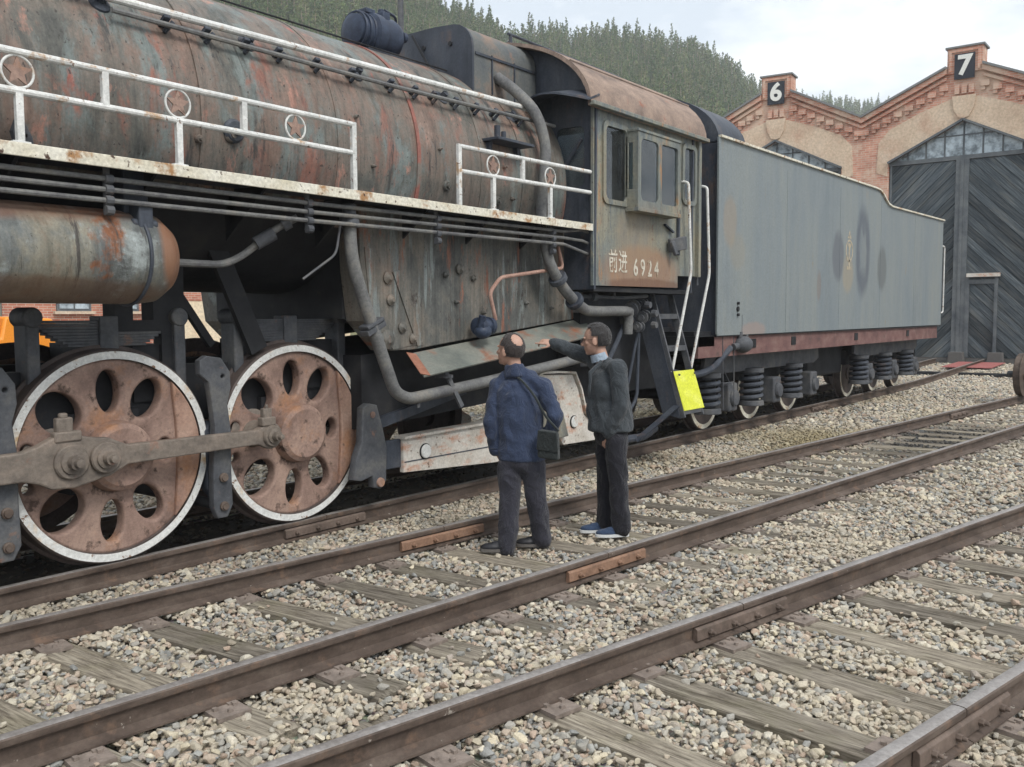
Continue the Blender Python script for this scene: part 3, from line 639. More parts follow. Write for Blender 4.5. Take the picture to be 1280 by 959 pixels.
# ------------------------------------------------------------------ engine shed
shed = empty('engine_shed', (30.5, 3.42, 0), 'brick engine shed with stepped gables numbered 6 and 7 and tall plank doors', 'shed')
def clip_poly(poly, half):
    """keep the part of a polygon where a*x+b*z <= c"""
    a, b, c = half; o = []
    for i in range(len(poly)):
        p, q = poly[i], poly[(i+1) % len(poly)]; dp, dq = a*p[0]+b*p[1]-c, a*q[0]+b*q[1]-c
        if dp <= 0: o.append(p)
        if dp*dq < 0:
            t = dp/(dp-dq); o.append((p[0]+(q[0]-p[0])*t, p[1]+(q[1]-p[1])*t))
    return o
def stall(v0, ang, width, number, detail=True):
    """v0: valley point at the right-hand (low y) end; the facade runs from it along (-sin, cos)"""
    d = Vector((-math.sin(ang), math.cos(ang), 0)); nrm = Vector((-math.cos(ang), -math.sin(ang), 0)); c0 = Vector((v0[0], v0[1], 0))+d*(width/2); hw = width/2
    P = lambda u, z, w=0.0: c0+d*(-u)+nrm*w+Vector((0, 0, z))        # u grows to the right as the camera sees it
    ZB = 0.12; Zv = 8.62; Zs = 9.86; Zt = 10.52; bw = .54; ow = 2.36; Zd = 6.98; Zp = 8.16
    top = [(hw, Zv), (hw*.62, Zv+.46*(Zs-Zv)), (bw, Zs)]
    # piers and gable around the opening: five convex prisms, so that the opening is real
    wl_ = [[(-hw, ZB), (-ow, ZB), (-ow, Zd), (-hw, Zd)], [(ow, ZB), (hw, ZB), (hw, Zd), (ow, Zd)]]
    mb = MB()
    for q in wl_: mb.prism(q, lambda p: P(p[0], p[1], 0), lambda p: P(p[0], p[1], -.55))
    for sg in (-1, 1):
        g = [(sg*ow, Zd), (sg*hw, Zd), (sg*hw, Zv), (sg*hw*.62, top[1][1]), (sg*bw, Zs), (0, Zs), (0, Zp)]
        mb.prism(g, lambda p: P(p[0], p[1], 0), lambda p: P(p[0], p[1], -.55))
    mb.build('wall', M['brick'], shed, smooth=0)
    blk = MB().prism([(-bw, Zs-.15), (bw, Zs-.15), (bw, Zt), (-bw, Zt)], lambda p: P(p[0], p[1], .07), lambda p: P(p[0], p[1], -.62)).build('gable_block', M['brick'], shed, smooth=0)
    MB().prism([(-bw-.06, Zt), (bw+.06, Zt), (bw+.06, Zt+.06), (-bw-.06, Zt+.06)], lambda p: P(p[0], p[1], .13), lambda p: P(p[0], p[1], -.68)).build('coping', M['slate'], blk, smooth=0)
    mbf = MB()
    for x0, x1, z0, z1 in ((-.48, .48, Zt-.14, Zt-.07), (-.48, -.40, Zs-.1, Zt-.14), (.40, .48, Zs-.1, Zt-.14)):
        mbf.prism([(x0, z0), (x1, z0), (x1, z1), (x0, z1)], lambda p: P(p[0], p[1], .115), lambda p: P(p[0], p[1], .06))
    mbf.build('block_moulding', M['brick'], blk, smooth=0)
    # cornice mouldings along each slope
    for sg in (-1, 1):
        pts = [(sg*hw, Zv), (sg*hw*.62, top[1][1]), (sg*bw*1.02, Zs)]
        for h0, h1, pr, nm, mt in ((.02, .10, .24, 'coping', 'slate'), (-.16, .02, .17, 'cornice', 'brick'), (-.34, -.24, .09, 'cornice', 'brick')):
            mb = MB()
            for (a, b) in zip(pts[:-1], pts[1:]):
                mb.prism([(a[0], a[1]+h0), (b[0], b[1]+h0), (b[0], b[1]+h1), (a[0], a[1]+h1)], lambda p: P(p[0], p[1], pr), lambda p: P(p[0], p[1], -.58))
            mb.build(nm, M[mt], shed, smooth=0)
        if detail:
            # stepped corbel blocks
            nst = 8
            for i in range(nst):
                u = sg*(hw-.12-(hw-.75)*(i/(nst-1))); t = (hw-abs(u))/(hw-bw); zt = Zv+(Zs-Zv)*t-.46
                cb = MB().prism([(u-.13, zt-.18), (u+.13, zt-.18), (u+.13, zt), (u-.13, zt)], lambda p: P(p[0], p[1], .10), lambda p: P(p[0], p[1], -.02))
                cb.prism([(u-.13, zt-.30), (u+.0, zt-.30), (u+.0, zt-.18), (u-.13, zt-.18)], lambda p: P(p[0], p[1], .07), lambda p: P(p[0], p[1], -.02))
                cb.build('corbel', M['brick'], shed, smooth=0)
        # cream plaster band over the window
        band = [(sg*.0, Zp+.04), (sg*(ow+.02), Zd+.05), (sg*(ow+.05), Zd-.45), (sg*(ow+.42), Zd-.30), (sg*(ow+.36), Zd+.72), (sg*2.36, Zd+1.15), (sg*1.4, Zs-1.30), (sg*.30, Zs-.93), (sg*0, Zs-.90)]
        MB().prism(band, lambda p: P(p[0], p[1], .022), lambda p: P(p[0], p[1], -.02)).build('plaster_band', M['plaster'], shed, smooth=0)
        MB().bar(P(sg*(ow+.02), Zd+.0, .05), P(0, Zp+.02, .05), .16, .07, nrm).build('window_arch', M['doorframe'], shed, smooth=0)
    key = [(-.36, Zs-.90), (.36, Zs-.90), (.31, Zp+.38), (.16, Zp+.10), (0, Zp+.06), (-.16, Zp+.10), (-.31, Zp+.38)]
    MB().prism(key, lambda p: P(p[0], p[1], .075), lambda p: P(p[0], p[1], 0)).build('keystone', M['plaster'], shed, smooth=0)
    if detail:
        for uu in (-.22, 0, .22):
            MB().prism([(uu-.075, Zs-.84), (uu+.075, Zs-.84), (uu+.075, Zs-.56), (uu-.075, Zs-.56)], lambda p: P(p[0], p[1], .085), lambda p: P(p[0], p[1], 0)).build('corbel', M['brick'], shed, smooth=0)
    if number:
        pl = MB().prism([(-.31, Zs-.36), (.31, Zs-.36), (.31, Zt-.20), (-.31, Zt-.20)], lambda p: P(p[0], p[1], .105), lambda p: P(p[0], p[1], .07)).build('number_plate', plain('black_enamel_'+number, S(40, 44, 52), .5), shed, smooth=0)
        me = text2d(number, .88, .02, bold=.028)
        Mx = Matrix(((-d[0], 0, nrm[0], 0), (-d[1], 0, nrm[1], 0), (0, 1, 0, 0), (0, 0, 0, 1)))
        place2d('number', me, P(0, (Zs+Zt)/2-.28, .118), M['paint_white'], pl, Mx, 0)
    # gable window: bars and panes
    win = empty('window', shed.location*0, None); win.parent = shed
    op = [(-ow, Zd+.02), (ow, Zd+.02), (0, Zp)]
    MB().prism([(-ow, Zd-.10), (ow, Zd-.10), (ow, Zd+.04), (-ow, Zd+.04)], lambda p: P(p[0], p[1], -.05), lambda p: P(p[0], p[1], -.25)).build('transom', M['doorframe'], win, smooth=0)
    ncol = 8 if detail else 4; cw = 2*ow/ncol
    zrow = Zd+.72
    for i in range(ncol):
        u0_, u1_ = -ow+cw*i, -ow+cw*(i+1)
        tri = clip_poly(clip_poly(op, (1, 0, u1_-.025)), (-1, 0, -(u0_+.025)))
        if i: 
            zt = Zd+.02+(1-abs(u0_)/ow)*(Zp-Zd)
            MB().prism([(u0_-.025, Zd+.02), (u0_+.025, Zd+.02), (u0_+.025, zt), (u0_-.025, zt)], lambda p: P(p[0], p[1], -.12), lambda p: P(p[0], p[1], -.18)).build('glazing_bar', M['doorframe'], win, smooth=0)
        for hf in ((0, 1, zrow-.02), (0, -1, -(zrow+.02))):
            q = clip_poly(tri, hf)
            if len(q) >= 3:
                MB().prism(q, lambda p: P(p[0], p[1], -.145), lambda p: P(p[0], p[1], -.152)).build('pane', M['shedpane'], win, smooth=0)
    uz = ow*(1-(zrow-Zd)/(Zp-Zd))
    MB().prism([(-uz, zrow-.02), (uz, zrow-.02), (uz, zrow+.02), (-uz, zrow+.02)], lambda p: P(p[0], p[1], -.125), lambda p: P(p[0], p[1], -.175)).build('glazing_bar', M['doorframe'], win, smooth=0)
    # doors: two leaves of diagonal planks
    for sg in (-1, 1):
        leaf = empty('door', (0, 0, 0)); leaf.parent = shed
        x0, x1 = (-ow+.03, -.035) if sg < 0 else (.035, ow-.03)
        rect = [(x0, ZB+.12), (x1, ZB+.12), (x1, Zd-.12), (x0, Zd-.12)]; w = .25; sl = -sg*1.0      # '/' on the left leaf, '\\' on the right
        nx_, nz_ = (-sl/math.sqrt(2), 1/math.sqrt(2)); c = -8.0
        if detail:
            while c < 10:
                q = clip_poly(clip_poly(rect, (nx_, nz_, c+w-.012)), (-nx_, -nz_, -c))
                if len(q) >= 3:
                    dz = random.uniform(0, .022)
                    MB().prism(q, lambda p: P(p[0], p[1], -.10+dz), lambda p: P(p[0], p[1], -.15)).build('plank', M['doorwood2' if sg < 0 else 'doorwood'], leaf, smooth=0)
                c += w
        mb = MB(); mb.prism(rect, lambda p: P(p[0], p[1], -.135), lambda p: P(p[0], p[1], -.19)); mb.build('door_backing', M['interior'] if detail else M['doorwood'], leaf, smooth=0)
        mb = MB()
        for a, b in ((((x0, ZB+.1), (x0+.07, Zd-.1)) if sg < 0 else ((x1-.07, ZB+.1), (x1, Zd-.1))), (((x1-.17, ZB+.1), (x1, Zd-.1)) if sg < 0 else ((x0, ZB+.1), (x0+.17, Zd-.1)))):
            mb.prism([(a[0], a[1]), (b[0], a[1]), (b[0], b[1]), (a[0], b[1])], lambda p: P(p[0], p[1], -.05), lambda p: P(p[0], p[1], -.12))
        mb.build('door_frame', M['doorframe'], leaf, smooth=0)
        if detail and number == '7' and sg > 0:
            mb = MB()
            for a, b in (((.20, .25), (.32, 2.95)), ((1.08, .25), (1.18, 2.95)), ((.32, 2.72), (1.08, 2.86))):
                mb.prism([(a[0], a[1]), (b[0], a[1]), (b[0], b[1]), (a[0], b[1])], lambda p: P(p[0], p[1], -.03), lambda p: P(p[0], p[1], -.12))
            mb.build('wicket_frame', M['doorframe'], leaf, smooth=0)
            MB().prism([(.24, 2.95), (1.24, 2.95), (1.24, 3.07), (.24, 3.07)], lambda p: P(p[0], p[1], .08), lambda p: P(p[0], p[1], -.12)).build('wicket_hood', M['truck'], leaf, smooth=0)
    MB().prism([(-.05, ZB+.1), (.05, ZB+.1), (.05, Zd-.1), (-.05, Zd-.1)], lambda p: P(p[0], p[1], -.02), lambda p: P(p[0], p[1], -.06)).build('door_astragal', M['doorframe'], shed, smooth=0)
    MB().prism([(-ow, ZB-.5), (ow, ZB-.5), (ow, ZB+.10), (-ow, ZB+.10)], lambda p: P(p[0], p[1], -.02), lambda p: P(p[0], p[1], -.35)).build('door_sill', M['concrete'], shed, smooth=0)
    if detail:
        for u in (0.0, 1.2, -ow+.1, ow-.1):
            MB().prism([(u-.26, ZB-.1), (u+.26, ZB-.1), (u+.22, ZB+.32), (u-.22, ZB+.32)], lambda p: P(p[0], p[1], .22), lambda p: P(p[0], p[1], -.045)).build('door_stop', M['concrete'], shed, smooth=0, bevel=.02)
    # roof behind the gable
    L = 24
    mb = MB()
    for sg in (-1, 1):
        a, b = P(sg*hw, Zv-.35, -.5), P(0, Zs-.35, -.5)
        mb.prism([(0, 0), (1, 0), (1, 1), (0, 1)], lambda p: (a+(b-a)*p[0])+nrm*(-L*p[1]), lambda p: (a+(b-a)*p[0])+nrm*(-L*p[1])+Vector((0, 0, .12)))
    mb.build('roof', M['slate'], shed, smooth=0)
    mb = MB(); mb.prism([(-hw+.02, 0), (hw-.02, 0), (hw-.02, Zv-.4), (-hw+.02, Zv-.4)], lambda p: P(p[0], p[1], -L+.3), lambda p: P(p[0], p[1], -L)); mb.build('rear_wall', M['brick'], shed, smooth=0)
    return c0+d*hw
A6 = rad(6.1)
V76 = (30.5, 3.42)
v = Vector((30.5, -3.18, 0))
stall((30.5, -3.18), 0.0, 6.6, '7')
e6 = stall(V76, A6, 6.1, '6')
e5 = stall((e6.x, e6.y), 2*A6, 6.1, None)
e4 = stall((e5.x, e5.y), 3*A6, 6.1, None, False)
st8 = Vector((30.5, -3.18, 0))-Vector((math.sin(A6), math.cos(A6), 0))*6.3
stall((st8.x, st8.y), -A6, 6.3, None)
for i, (a, b) in enumerate((((30.45, 0), (26.8, 0)),)):
    o = MB().box((27.6, -1.45, 0.0), (30.0, -.05, .02)).build('red_mat', M['redmat']); 
    for vv in o.data.vertices: vv.co.z += float(rise(vv.co.x))-.10
    tag(o, 'faded red mat lying on the ground before the wicket door', 'mat')
# dark timber kerb crossing in front of the doors
for y0, y1 in ((-6.4, -.95), (-.55, .55), (.95, 5.2)):
    o = MB().box((25.6, y0, GZ-.05+float(rise(25.8))), (25.95, y1, GZ+.13+float(rise(25.8)))).build('timber_beam', M['black'], bevel=.02)
    tag(o, 'dark timber beam laid across the yard before the shed doors', 'beam', 'beams before the shed doors')

# ------------------------------------------------------------------ wooded hill
def px_az(px): return YAW-math.atan((px-640)/FPX)
SKY = [(-900, -330), (-400, -230), (0, -150), (300, -90), (480, -40), (560, 0), (600, 14), (640, 36), (700, 40), (760, 40), (820, 46), (870, 58), (905, 80), (935, 98), (960, 122), (1000, 128), (1040, 128), (1080, 131), (1110, 131), (1200, 150), (1400, 175), (1900, 190), (2600, 210)]
HD = [(-900, 240), (300, 240), (640, 290), (900, 330), (960, 380), (1040, 470), (1110, 520), (2600, 560)]
TH = 11.5
def hill_z(px, dist):
    py = np.interp(px, *zip(*SKY)); D = np.interp(px, *zip(*HD))
    el = math.tan(PITCH)+(479.5-py)/FPX           # close to tan of the elevation along the ray
    hr = CAM[2]+el*D/math.hypot(1, (px-640)/FPX)*math.hypot(1, (px-640)/FPX)-TH*.86
    t = (dist-75)/(D-75)
    if t <= 0: return -0.6
    if t <= 1: return -0.6+(hr+.6)*(t**1.25)
    return hr-(t-1)*hr*.35
def hill_pt(px, depth):
    az = np.array([fw[0], fw[1]])*1.0; az /= np.hypot(*az); rr = np.array([rt[0], rt[1]])
    p = CAM[:2]+az*depth+rr*depth*(px-640)/FPX
    return Vector((p[0], p[1], hill_z(px, depth)))
def hill():
    V, F = [], []; PX = np.linspace(-900, 2600, 90); TT = np.concatenate([np.linspace(70, 250, 14), np.linspace(265, 900, 22)])
    for px in PX:
        for dp in TT: V.append(hill_pt(px, dp))
    n = len(TT)
    for i in range(len(PX)-1):
        for j in range(n-1): F.append((i*n+j, i*n+j+1, (i+1)*n+j+1, (i+1)*n+j))
    tag(MB().add(V, F).build('hill', M['hill'], smooth=60), 'steep hillside rising behind the engine shed', kind='structure')
hill()
def conifer(seed, nleaf=620):
    rs = random.Random(seed); H = TH; mb = MB(); broad = rs.uniform(.8, 1.25); lean = rs.uniform(-.25, .25)
    br = []
    for i in range(30):
        t = i/29; z = H*(.24+.74*t); R0 = (1.55*(1-t)**.8*(.75+.5*rs.random())+.10)*broad
        for _ in range(4 if t < .75 else 2): a = rs.uniform(0, 2*PI); br.append((a, R0*rs.uniform(.55, 1.1), z+rs.uniform(-.2, .2)))
    for _ in range(nleaf):
        a, R0, z = rs.choice(br); q = rs.uniform(.25, 1)**.7; c = Vector((R0*q*math.cos(a)+lean*z/H, R0*q*math.sin(a), z+.22*R0*q+rs.gauss(0, .10)))
        s_ = rs.uniform(.14, .34); out = Vector((math.cos(a), math.sin(a), rs.uniform(-.1, .9))).normalized(); a1 = (out+Vector((rs.gauss(0, .5), rs.gauss(0, .5), rs.gauss(0, .5)))).normalized(); a2 = a1.cross(Vector((rs.gauss(0, 1), rs.gauss(0, 1), rs.gauss(0, 1)))).normalized()
        mb.add([c+a1*s_*1.5, c-a1*s_*.4+a2*s_*.45, c-a1*s_*.4-a2*s_*.45], [(0, 1, 2)])
    cm = bpy.data.meshes.new('crown'); cm.from_pydata(mb.v, [], mb.f); cm.materials.append(M['leaf'])
    tb = MB().cyl((0, 0, -.8), (lean*.9, 0, H*.95), .15, .03, 7)
    for a, R0, z in br[::5]: tb.cyl((lean*z/H, 0, z-.1), (R0*math.cos(a), R0*math.sin(a), z+.2), .035, .012, 4)
    tm = tb.mesh('trunk'); tm.materials.append(M['trunk'])
    return cm, tm
CON = [conifer(s) for s in range(5)]
def forest():
    rs = random.Random(3); kinds = []; cc = bpy.data.collections.new('tree_kinds')
    for cm, tm in CON:
        me = bpy.data.meshes.new('tree'); bm = bmesh.new(); bm.from_mesh(cm); nf = len(bm.faces); bm.from_mesh(tm); bm.faces.ensure_lookup_table()
        for i, f in enumerate(bm.faces): f.material_index = 0 if i < nf else 1
        bm.to_mesh(me); bm.free(); me.materials.append(M['leaf']); me.materials.append(M['trunk']); cc.objects.link(bpy.data.objects.new('tree', me))
    # trees standing out on the skyline
    px = 470.0; i = 0
    while px < 1115:
        D = float(np.interp(px, *zip(*HD))); dp = D*rs.uniform(.955, 1.01); p = hill_pt(px, dp); cm, tm = CON[i % 5]
        t = empty('pine_tree', p-Vector((0, 0, .3)), 'slender green pine standing out on the skyline of the wooded hill', 'tree', 'pines along the hill crest'); k = rs.uniform(.60, 1.18); t.scale = (k*rs.uniform(.85, 1.1), k*rs.uniform(.85, 1.1), k); t.rotation_euler = (0, 0, rs.uniform(0, 6.3))
        link('crown', cm, None, t); link('trunk', tm, None, t)
        px += rs.uniform(3.5, 8.5); i += 1
    print('crest trees', i)
    P, S_ = [], []
    for _ in range(6000):
        px = rs.uniform(60, 1250); D = float(np.interp(px, *zip(*HD))); t = rs.uniform(.30, 1.0)**.8; dp = 75+(D-75)*t
        if dp > D*.965: dp = D*rs.uniform(.9, .965)
        p = hill_pt(px, dp); P.append((p.x, p.y, p.z-.4)); k = rs.uniform(.7, 1.15); S_.append((k*rs.uniform(.9, 1.2), k*rs.uniform(.9, 1.2), k))
    n = len(P); rot = np.zeros((n, 3)); rot[:, 2] = rng.uniform(0, 6.3, n); rot[:, :2] = rng.normal(0, .03, (n, 2))
    instance_group('forest', cc, np.array(P), rot, np.array(S_), rng.integers(0, 5, n).astype(np.int32), np.ones((n, 4)), 'mass of conifers covering the hillside below the crest')
forest()

# ------------------------------------------------------------------ locomotive
loco = empty('steam_locomotive', (0, 0, 0), 'weathered grey and rust steam locomotive with white star railings and pierced driving wheels', 'locomotive')
BZ, BR = 3.10, 1.20
def arc_sheet(x0, x1, r, a0, a1, n=48, th=.02):
    """part of a cylinder shell round the boiler axis; angles from +y over the top"""
    mb = MB(); V = []
    for rr in (r, r-th):
        for x in (x0, x1):
            for i in range(n+1):
                a = a0+(a1-a0)*i/n; V.append((x, rr*math.cos(a), BZ+rr*math.sin(a)))
    m = n+1; F = []
    for i in range(n):
        F += [(i, i+1, m+i+1, m+i), (2*m+i, 3*m+i, 3*m+i+1, 2*m+i+1), (i, 2*m+i, 2*m+i+1, i+1), (m+i, m+i+1, 3*m+i+1, 3*m+i)]
    F += [(0, m, 3*m, 2*m), (n, 2*m+n, 3*m+n, m+n)]
    return mb.add(V, F)
BANDS = [-4.6, -2.2, -0.86, 0.50, 1.75, 2.68, 3.56, 4.22, 5.0]
for i, (a, b) in enumerate(zip(BANDS[:-1], BANDS[1:])):
    arc_sheet(a+.006, b-.006, BR+.006*(i % 2), rad(-23), rad(203), 72).build('boiler_sheet', M['boiler'], loco)
MB().cyl((-4.7, 0, BZ), (5.0, 0, BZ), BR-.03, seg=48).build('boiler_barrel', M['black'], loco)
for x in BANDS[1:-1]:
    arc_sheet(x-.02, x+.02, BR+.012, rad(-22), rad(202), 72, .012).build('boiler_band', M['boiler'] if x != 2.68 else weathered('red_primer_band', [(.3, S(110, 84, 76)), (.5, S(144, 92, 82)), (.6, S(120, 112, 104))], 4), loco)
for (x0, x1, a0, a1) in ((1.72, 2.18, 196, 212), (0.55, 1.70, 199.5, 200.3), (-0.82, .46, 199.5, 200.3)):
    arc_sheet(x0, x1, BR+.016, rad(a0), rad(a1), 8, .012).build('jacket_panel', M['boiler'], loco)
def on_boiler(x, ang, out=0.0): return Vector((x, (BR+out)*math.cos(rad(ang)), BZ+(BR+out)*math.sin(rad(ang))))
def radial(ang): return Vector((0, math.cos(rad(ang)), math.sin(rad(ang))))
def plug(x, ang, r, h=.03, mat='boiler', name='washout_plug'):
    p = on_boiler(x, ang, .004); d = radial(ang); mb = MB()
    mb.lathe([(-.01, r), (h*.5, r), (h, r*.8), (h, r*.45), (h*1.7, r*.4), (h*1.7, 0)], p, d, 20); mb.build(name, M[mat], loco)
for x, a, r in ((0.72, 184, .055), (0.46, 187, .03), (3.05, 189, .05), (3.82, 192, .045), (4.5, 192, .05), (2.95, 174, .016), (2.12, 186, .016), (1.95, 168, .018), (3.9, 176, .02), (4.05, 190, .02)): plug(x, a, r)
plug(0.74, 182.5, .085, .04, 'dark', 'inspection_cap')
MB().xz([(-.80, 2.69), (-.70, 2.69), (-.72, 2.78), (-.76, 2.86), (-.80, 2.88), (-.83, 2.80)], -1.30, -1.24).box((-.80, -1.30, 2.76), (-.74, -1.20, 2.80)).build('step_bracket', M['iron'], loco, bevel=.01)
# upper white handrail and the dark pipe below it
HR = [(-3.6, -1.07, 3.79), (-.1, -1.07, 3.79), (4.42, -1.07, 3.87)]
hr = MB().tube(HR, .027, 10).build('boiler_handrail', M['white'], loco)
MB().cyl((4.40, -1.07, 3.87), (4.50, -1.07, 3.872), .036).build('rail_end', M['white'], hr)
for x in (-2.9, -.12, 1.02, 2.12, 3.2, 4.25):
    p = Vector((x, -1.07, 3.795)); a = math.degrees(math.atan2(p.z-BZ, p.y)); q = on_boiler(x, a, 0)
    mb = MB().tube([p, q], [.030, .034], 8); mb.lathe([(-.01, .075), (.012, .07), (.03, .035)], q, radial(a), 14); mb.build('stanchion', M['dark'], hr)
MB().tube([(-.1, -1.12, 3.70), (2.4, -1.135, 3.70), (4.85, -1.15, 3.74)], .019, 8).build('conduit', M['pipe'], loco)
for x in (.3, .62, .95, 1.25, 1.62, 2.0, 2.45, 2.75, 3.0, 3.3, 3.6, 3.9, 4.3):
    a = 149.5; p = on_boiler(x, a, .0); mb = MB().bar(p, p+radial(a)*.10, .05, .03, (1, 0, 0)); mb.bar(p+radial(a)*.02+Vector((0, -.02, -.06)), p+radial(a)*.09+Vector((.05, 0, -.02)), .03, .03)
    mb.build('conduit_clip', M['dark'], loco, bevel=.006)
MB().tube([on_boiler(x, 112, .03) for x in (-1.0, .6, 2.0, 3.2, 3.9)], .008, 6).build('sand_pipe', M['black'], loco)
# small shelf above the rear railing
MB().box((3.62, -1.36, 3.40), (4.20, -1.10, 3.43)).box((3.66, -1.22, 3.30), (3.70, -1.06, 3.42)).box((4.10, -1.22, 3.30), (4.14, -1.06, 3.42)).build('lubricator_shelf', M['dark'], loco, bevel=.006)
MB().cyl((3.75, -1.24, 3.43), (3.75, -1.24, 3.56), .03).cyl((3.9, -1.2, 3.43), (3.9, -1.2, 3.53), .025).build('lubricator', M['dark'], loco)
MB().tube(smooth_path([(4.30, -.80, 4.20), (4.36, -1.02, 4.02), (4.42, -1.22, 3.78), (4.47, -1.30, 3.45), (4.42, -1.32, 3.15), (4.36, -1.32, 2.70), (4.38, -1.36, 2.45), (4.43, -1.40, 2.22), (4.70, -1.40, 1.97), (5.02, -1.40, 1.80), (5.25, -1.40, 1.765), (5.95, -1.40, 1.765), (6.02, -1.38, 1.70), (6.03, -1.37, 1.5)]), .058, 12).build('feed_pipe', M['pipe'], loco)
for p, d in (((4.55, -1.40, 2.10), (.6, 0, -.6)), ((4.86, -1.40, 1.875), (.6, 0, -.35))):
    p = Vector(p); d = Vector(d).normalized(); MB().cyl(p-d*.03, p+d*.03, .10, seg=14).build('pipe_flange', M['dark'], loco, bevel=.006)
# running board with its white edge, railings and the pipe run below
rb = MB().box((-4.6, -1.54, 2.655), (4.985, -.95, 2.675)).build('running_board', M['dark'], loco)
MB().box((-4.6, -1.556, 2.615), (4.985, -1.541, 2.690)).build('edge_strip', M['white_edge'], rb, bevel=.004)
MB().box((-4.6, -1.20, 2.676), (4.9, -1.17, 2.74)).build('kick_strip', M['boiler'], rb)
for x in np.arange(-4.3, 5.0, .85):
    MB().xz([(x, 2.65), (x+.03, 2.65), (x+.03, 2.40), (x, 2.40)], -1.05, -1.10).yz([(-1.5, 2.65), (-1.0, 2.65), (-1.0, 2.28)], x, x+.02).build('board_bracket', M['black'], rb)
RY = -1.522
def railing(x0, x1, posts, shorts, closed_left, z1=3.19, z2=2.975):
    n = empty('railing', (0, 0, 0)); n.parent = loco
    zz = 0.03
    mb = MB(); mb.tube([(x0, RY, z1), (x1, RY, z1+(zz if x0 > 2 else 0))], .021, 10); mb.tube([(x0, RY, z2), (x1, RY, z2+(zz if x0 > 2 else 0))], .021, 10); mb.build('rail_bar', M['white'], n)
    for x in posts:
        mb = MB(); mb.box((x-.021, RY-.018, 2.685), (x+.021, RY+.018, z2-.0)); mb.box((x-.05, RY-.026, 2.68), (x+.05, RY+.026, 2.70)); mb.build('post', M['white'], n, bevel=.004)
        cz = (z1+z2)/2; R_ = .088
        ring = MB().tube([(x+R_*math.cos(t), RY, cz+R_*math.sin(t)) for t in [2*PI*i/28 for i in range(28)]], .0075, 8, True).build('star_ring', M['white'], n)
        st = [((R_*.98 if i % 2 == 0 else R_*.42)*math.sin(PI*i/5)+x, (R_*.98 if i % 2 == 0 else R_*.42)*math.cos(PI*i/5)+cz) for i in range(10)]
        MB().xz(st, RY-.006, RY+.006).build('star', M['wheel'], ring)
    for x in shorts:
        MB().box((x-.021, RY-.018, z2), (x+.021, RY+.018, z1)).build('short_post', M['white'], n, bevel=.004)
    for x, on in ((x0, closed_left), (x1, x0 < 2)):
        if on: MB().box((x-.021, RY-.018, 2.685), (x+.021, RY+.018, z1+.018)).build('end_post', M['white'], n, bevel=.004)
railing(-4.4, 1.605, (-2.86, -1.88, -.895, .098), (-2.37, -1.38, -.39, .60), False)
for o in [c for c in loco.children if c.name.startswith('railing')]:
    x, cz, R_ = 1.045, 3.0825, .088
    MB().tube([(x+R_*math.cos(t), RY, cz+R_*math.sin(t)) for t in [2*PI*i/28 for i in range(28)]], .0075, 8, True).build('star_ring', M['white'], o)
    st = [((R_*.98 if i % 2 == 0 else R_*.42)*math.sin(PI*i/5)+x, (R_*.98 if i % 2 == 0 else R_*.42)*math.cos(PI*i/5)+cz) for i in range(10)]
    MB().xz(st, RY-.006, RY+.006).build('star', M['wheel'], o)
railing(2.85, 4.98, (3.33, 4.24), (3.78,), True, 3.205, 2.99)
for i, z in enumerate((2.555, 2.49, 2.425)):
    MB().tube([(-4.6, -1.47, z), (1.2, -1.47, z+.006), (4.55, -1.47, z+.03), (4.9, -1.47, z+.02-.05*(i-1)), (5.15, -1.46, z-.05*(i-1)-.02)], .0165, 8).build('brake_pipe', M['pipe'], loco)
for x in (-1.6, -.36, 1.2, 2.62, 4.36):
    mb = MB(); mb.box((x-.022, -1.452, 2.34), (x+.022, -1.44, 2.66))
    for z in (2.56, 2.495, 2.43, 2.37): mb.tube([(x-.025, -1.47, z), (x+.025, -1.47, z)], .030, 10)
    mb.build('pipe_hanger', M['iron'], loco, bevel=.003)
# air reservoir
rs_ = MB().lathe([(-4.4, .30), (0.0, .30), (.10, .285), (.19, .22), (.235, .12), (.25, 0)], (-.06, -1.22, 2.105), (1, 0, 0), 48).build('air_reservoir', M['tank'], loco)
mb = MB().tube([(-.12, -1.22+.306*math.cos(t), 2.105+.306*math.sin(t)) for t in [2*PI*i/36 for i in range(36)]], .012, 6, True); mb.build('strap', M['dark'], rs_)
mb = MB().box((-.19, -1.34, 2.36), (-.02, -1.10, 2.66)).box((-.16, -1.46, 2.25), (-.06, -1.34, 2.45)); mb.cyl((-.19, -1.42, 2.31), (-.02, -1.42, 2.31), .03).cyl((-.19, -1.46, 2.22), (-.02, -1.46, 2.22), .02); mb.build('reservoir_bracket', M['dark'], rs_, bevel=.01)
MB().tube(bent_path([(.15, -1.22, 2.09), (.62, -1.22, 2.09), (.80, -1.22, 2.17), (.98, -1.34, 2.36), (1.12, -1.43, 2.45)], .12), .027, 10).build('reservoir_pipe', M['pipe'], loco)
MB().cyl((.86, -1.27, 2.25), (.98, -1.33, 2.33), .05).cyl((1.03, -1.37, 2.39), (1.07, -1.40, 2.42), .05).build('pipe_union', M['iron'], loco)
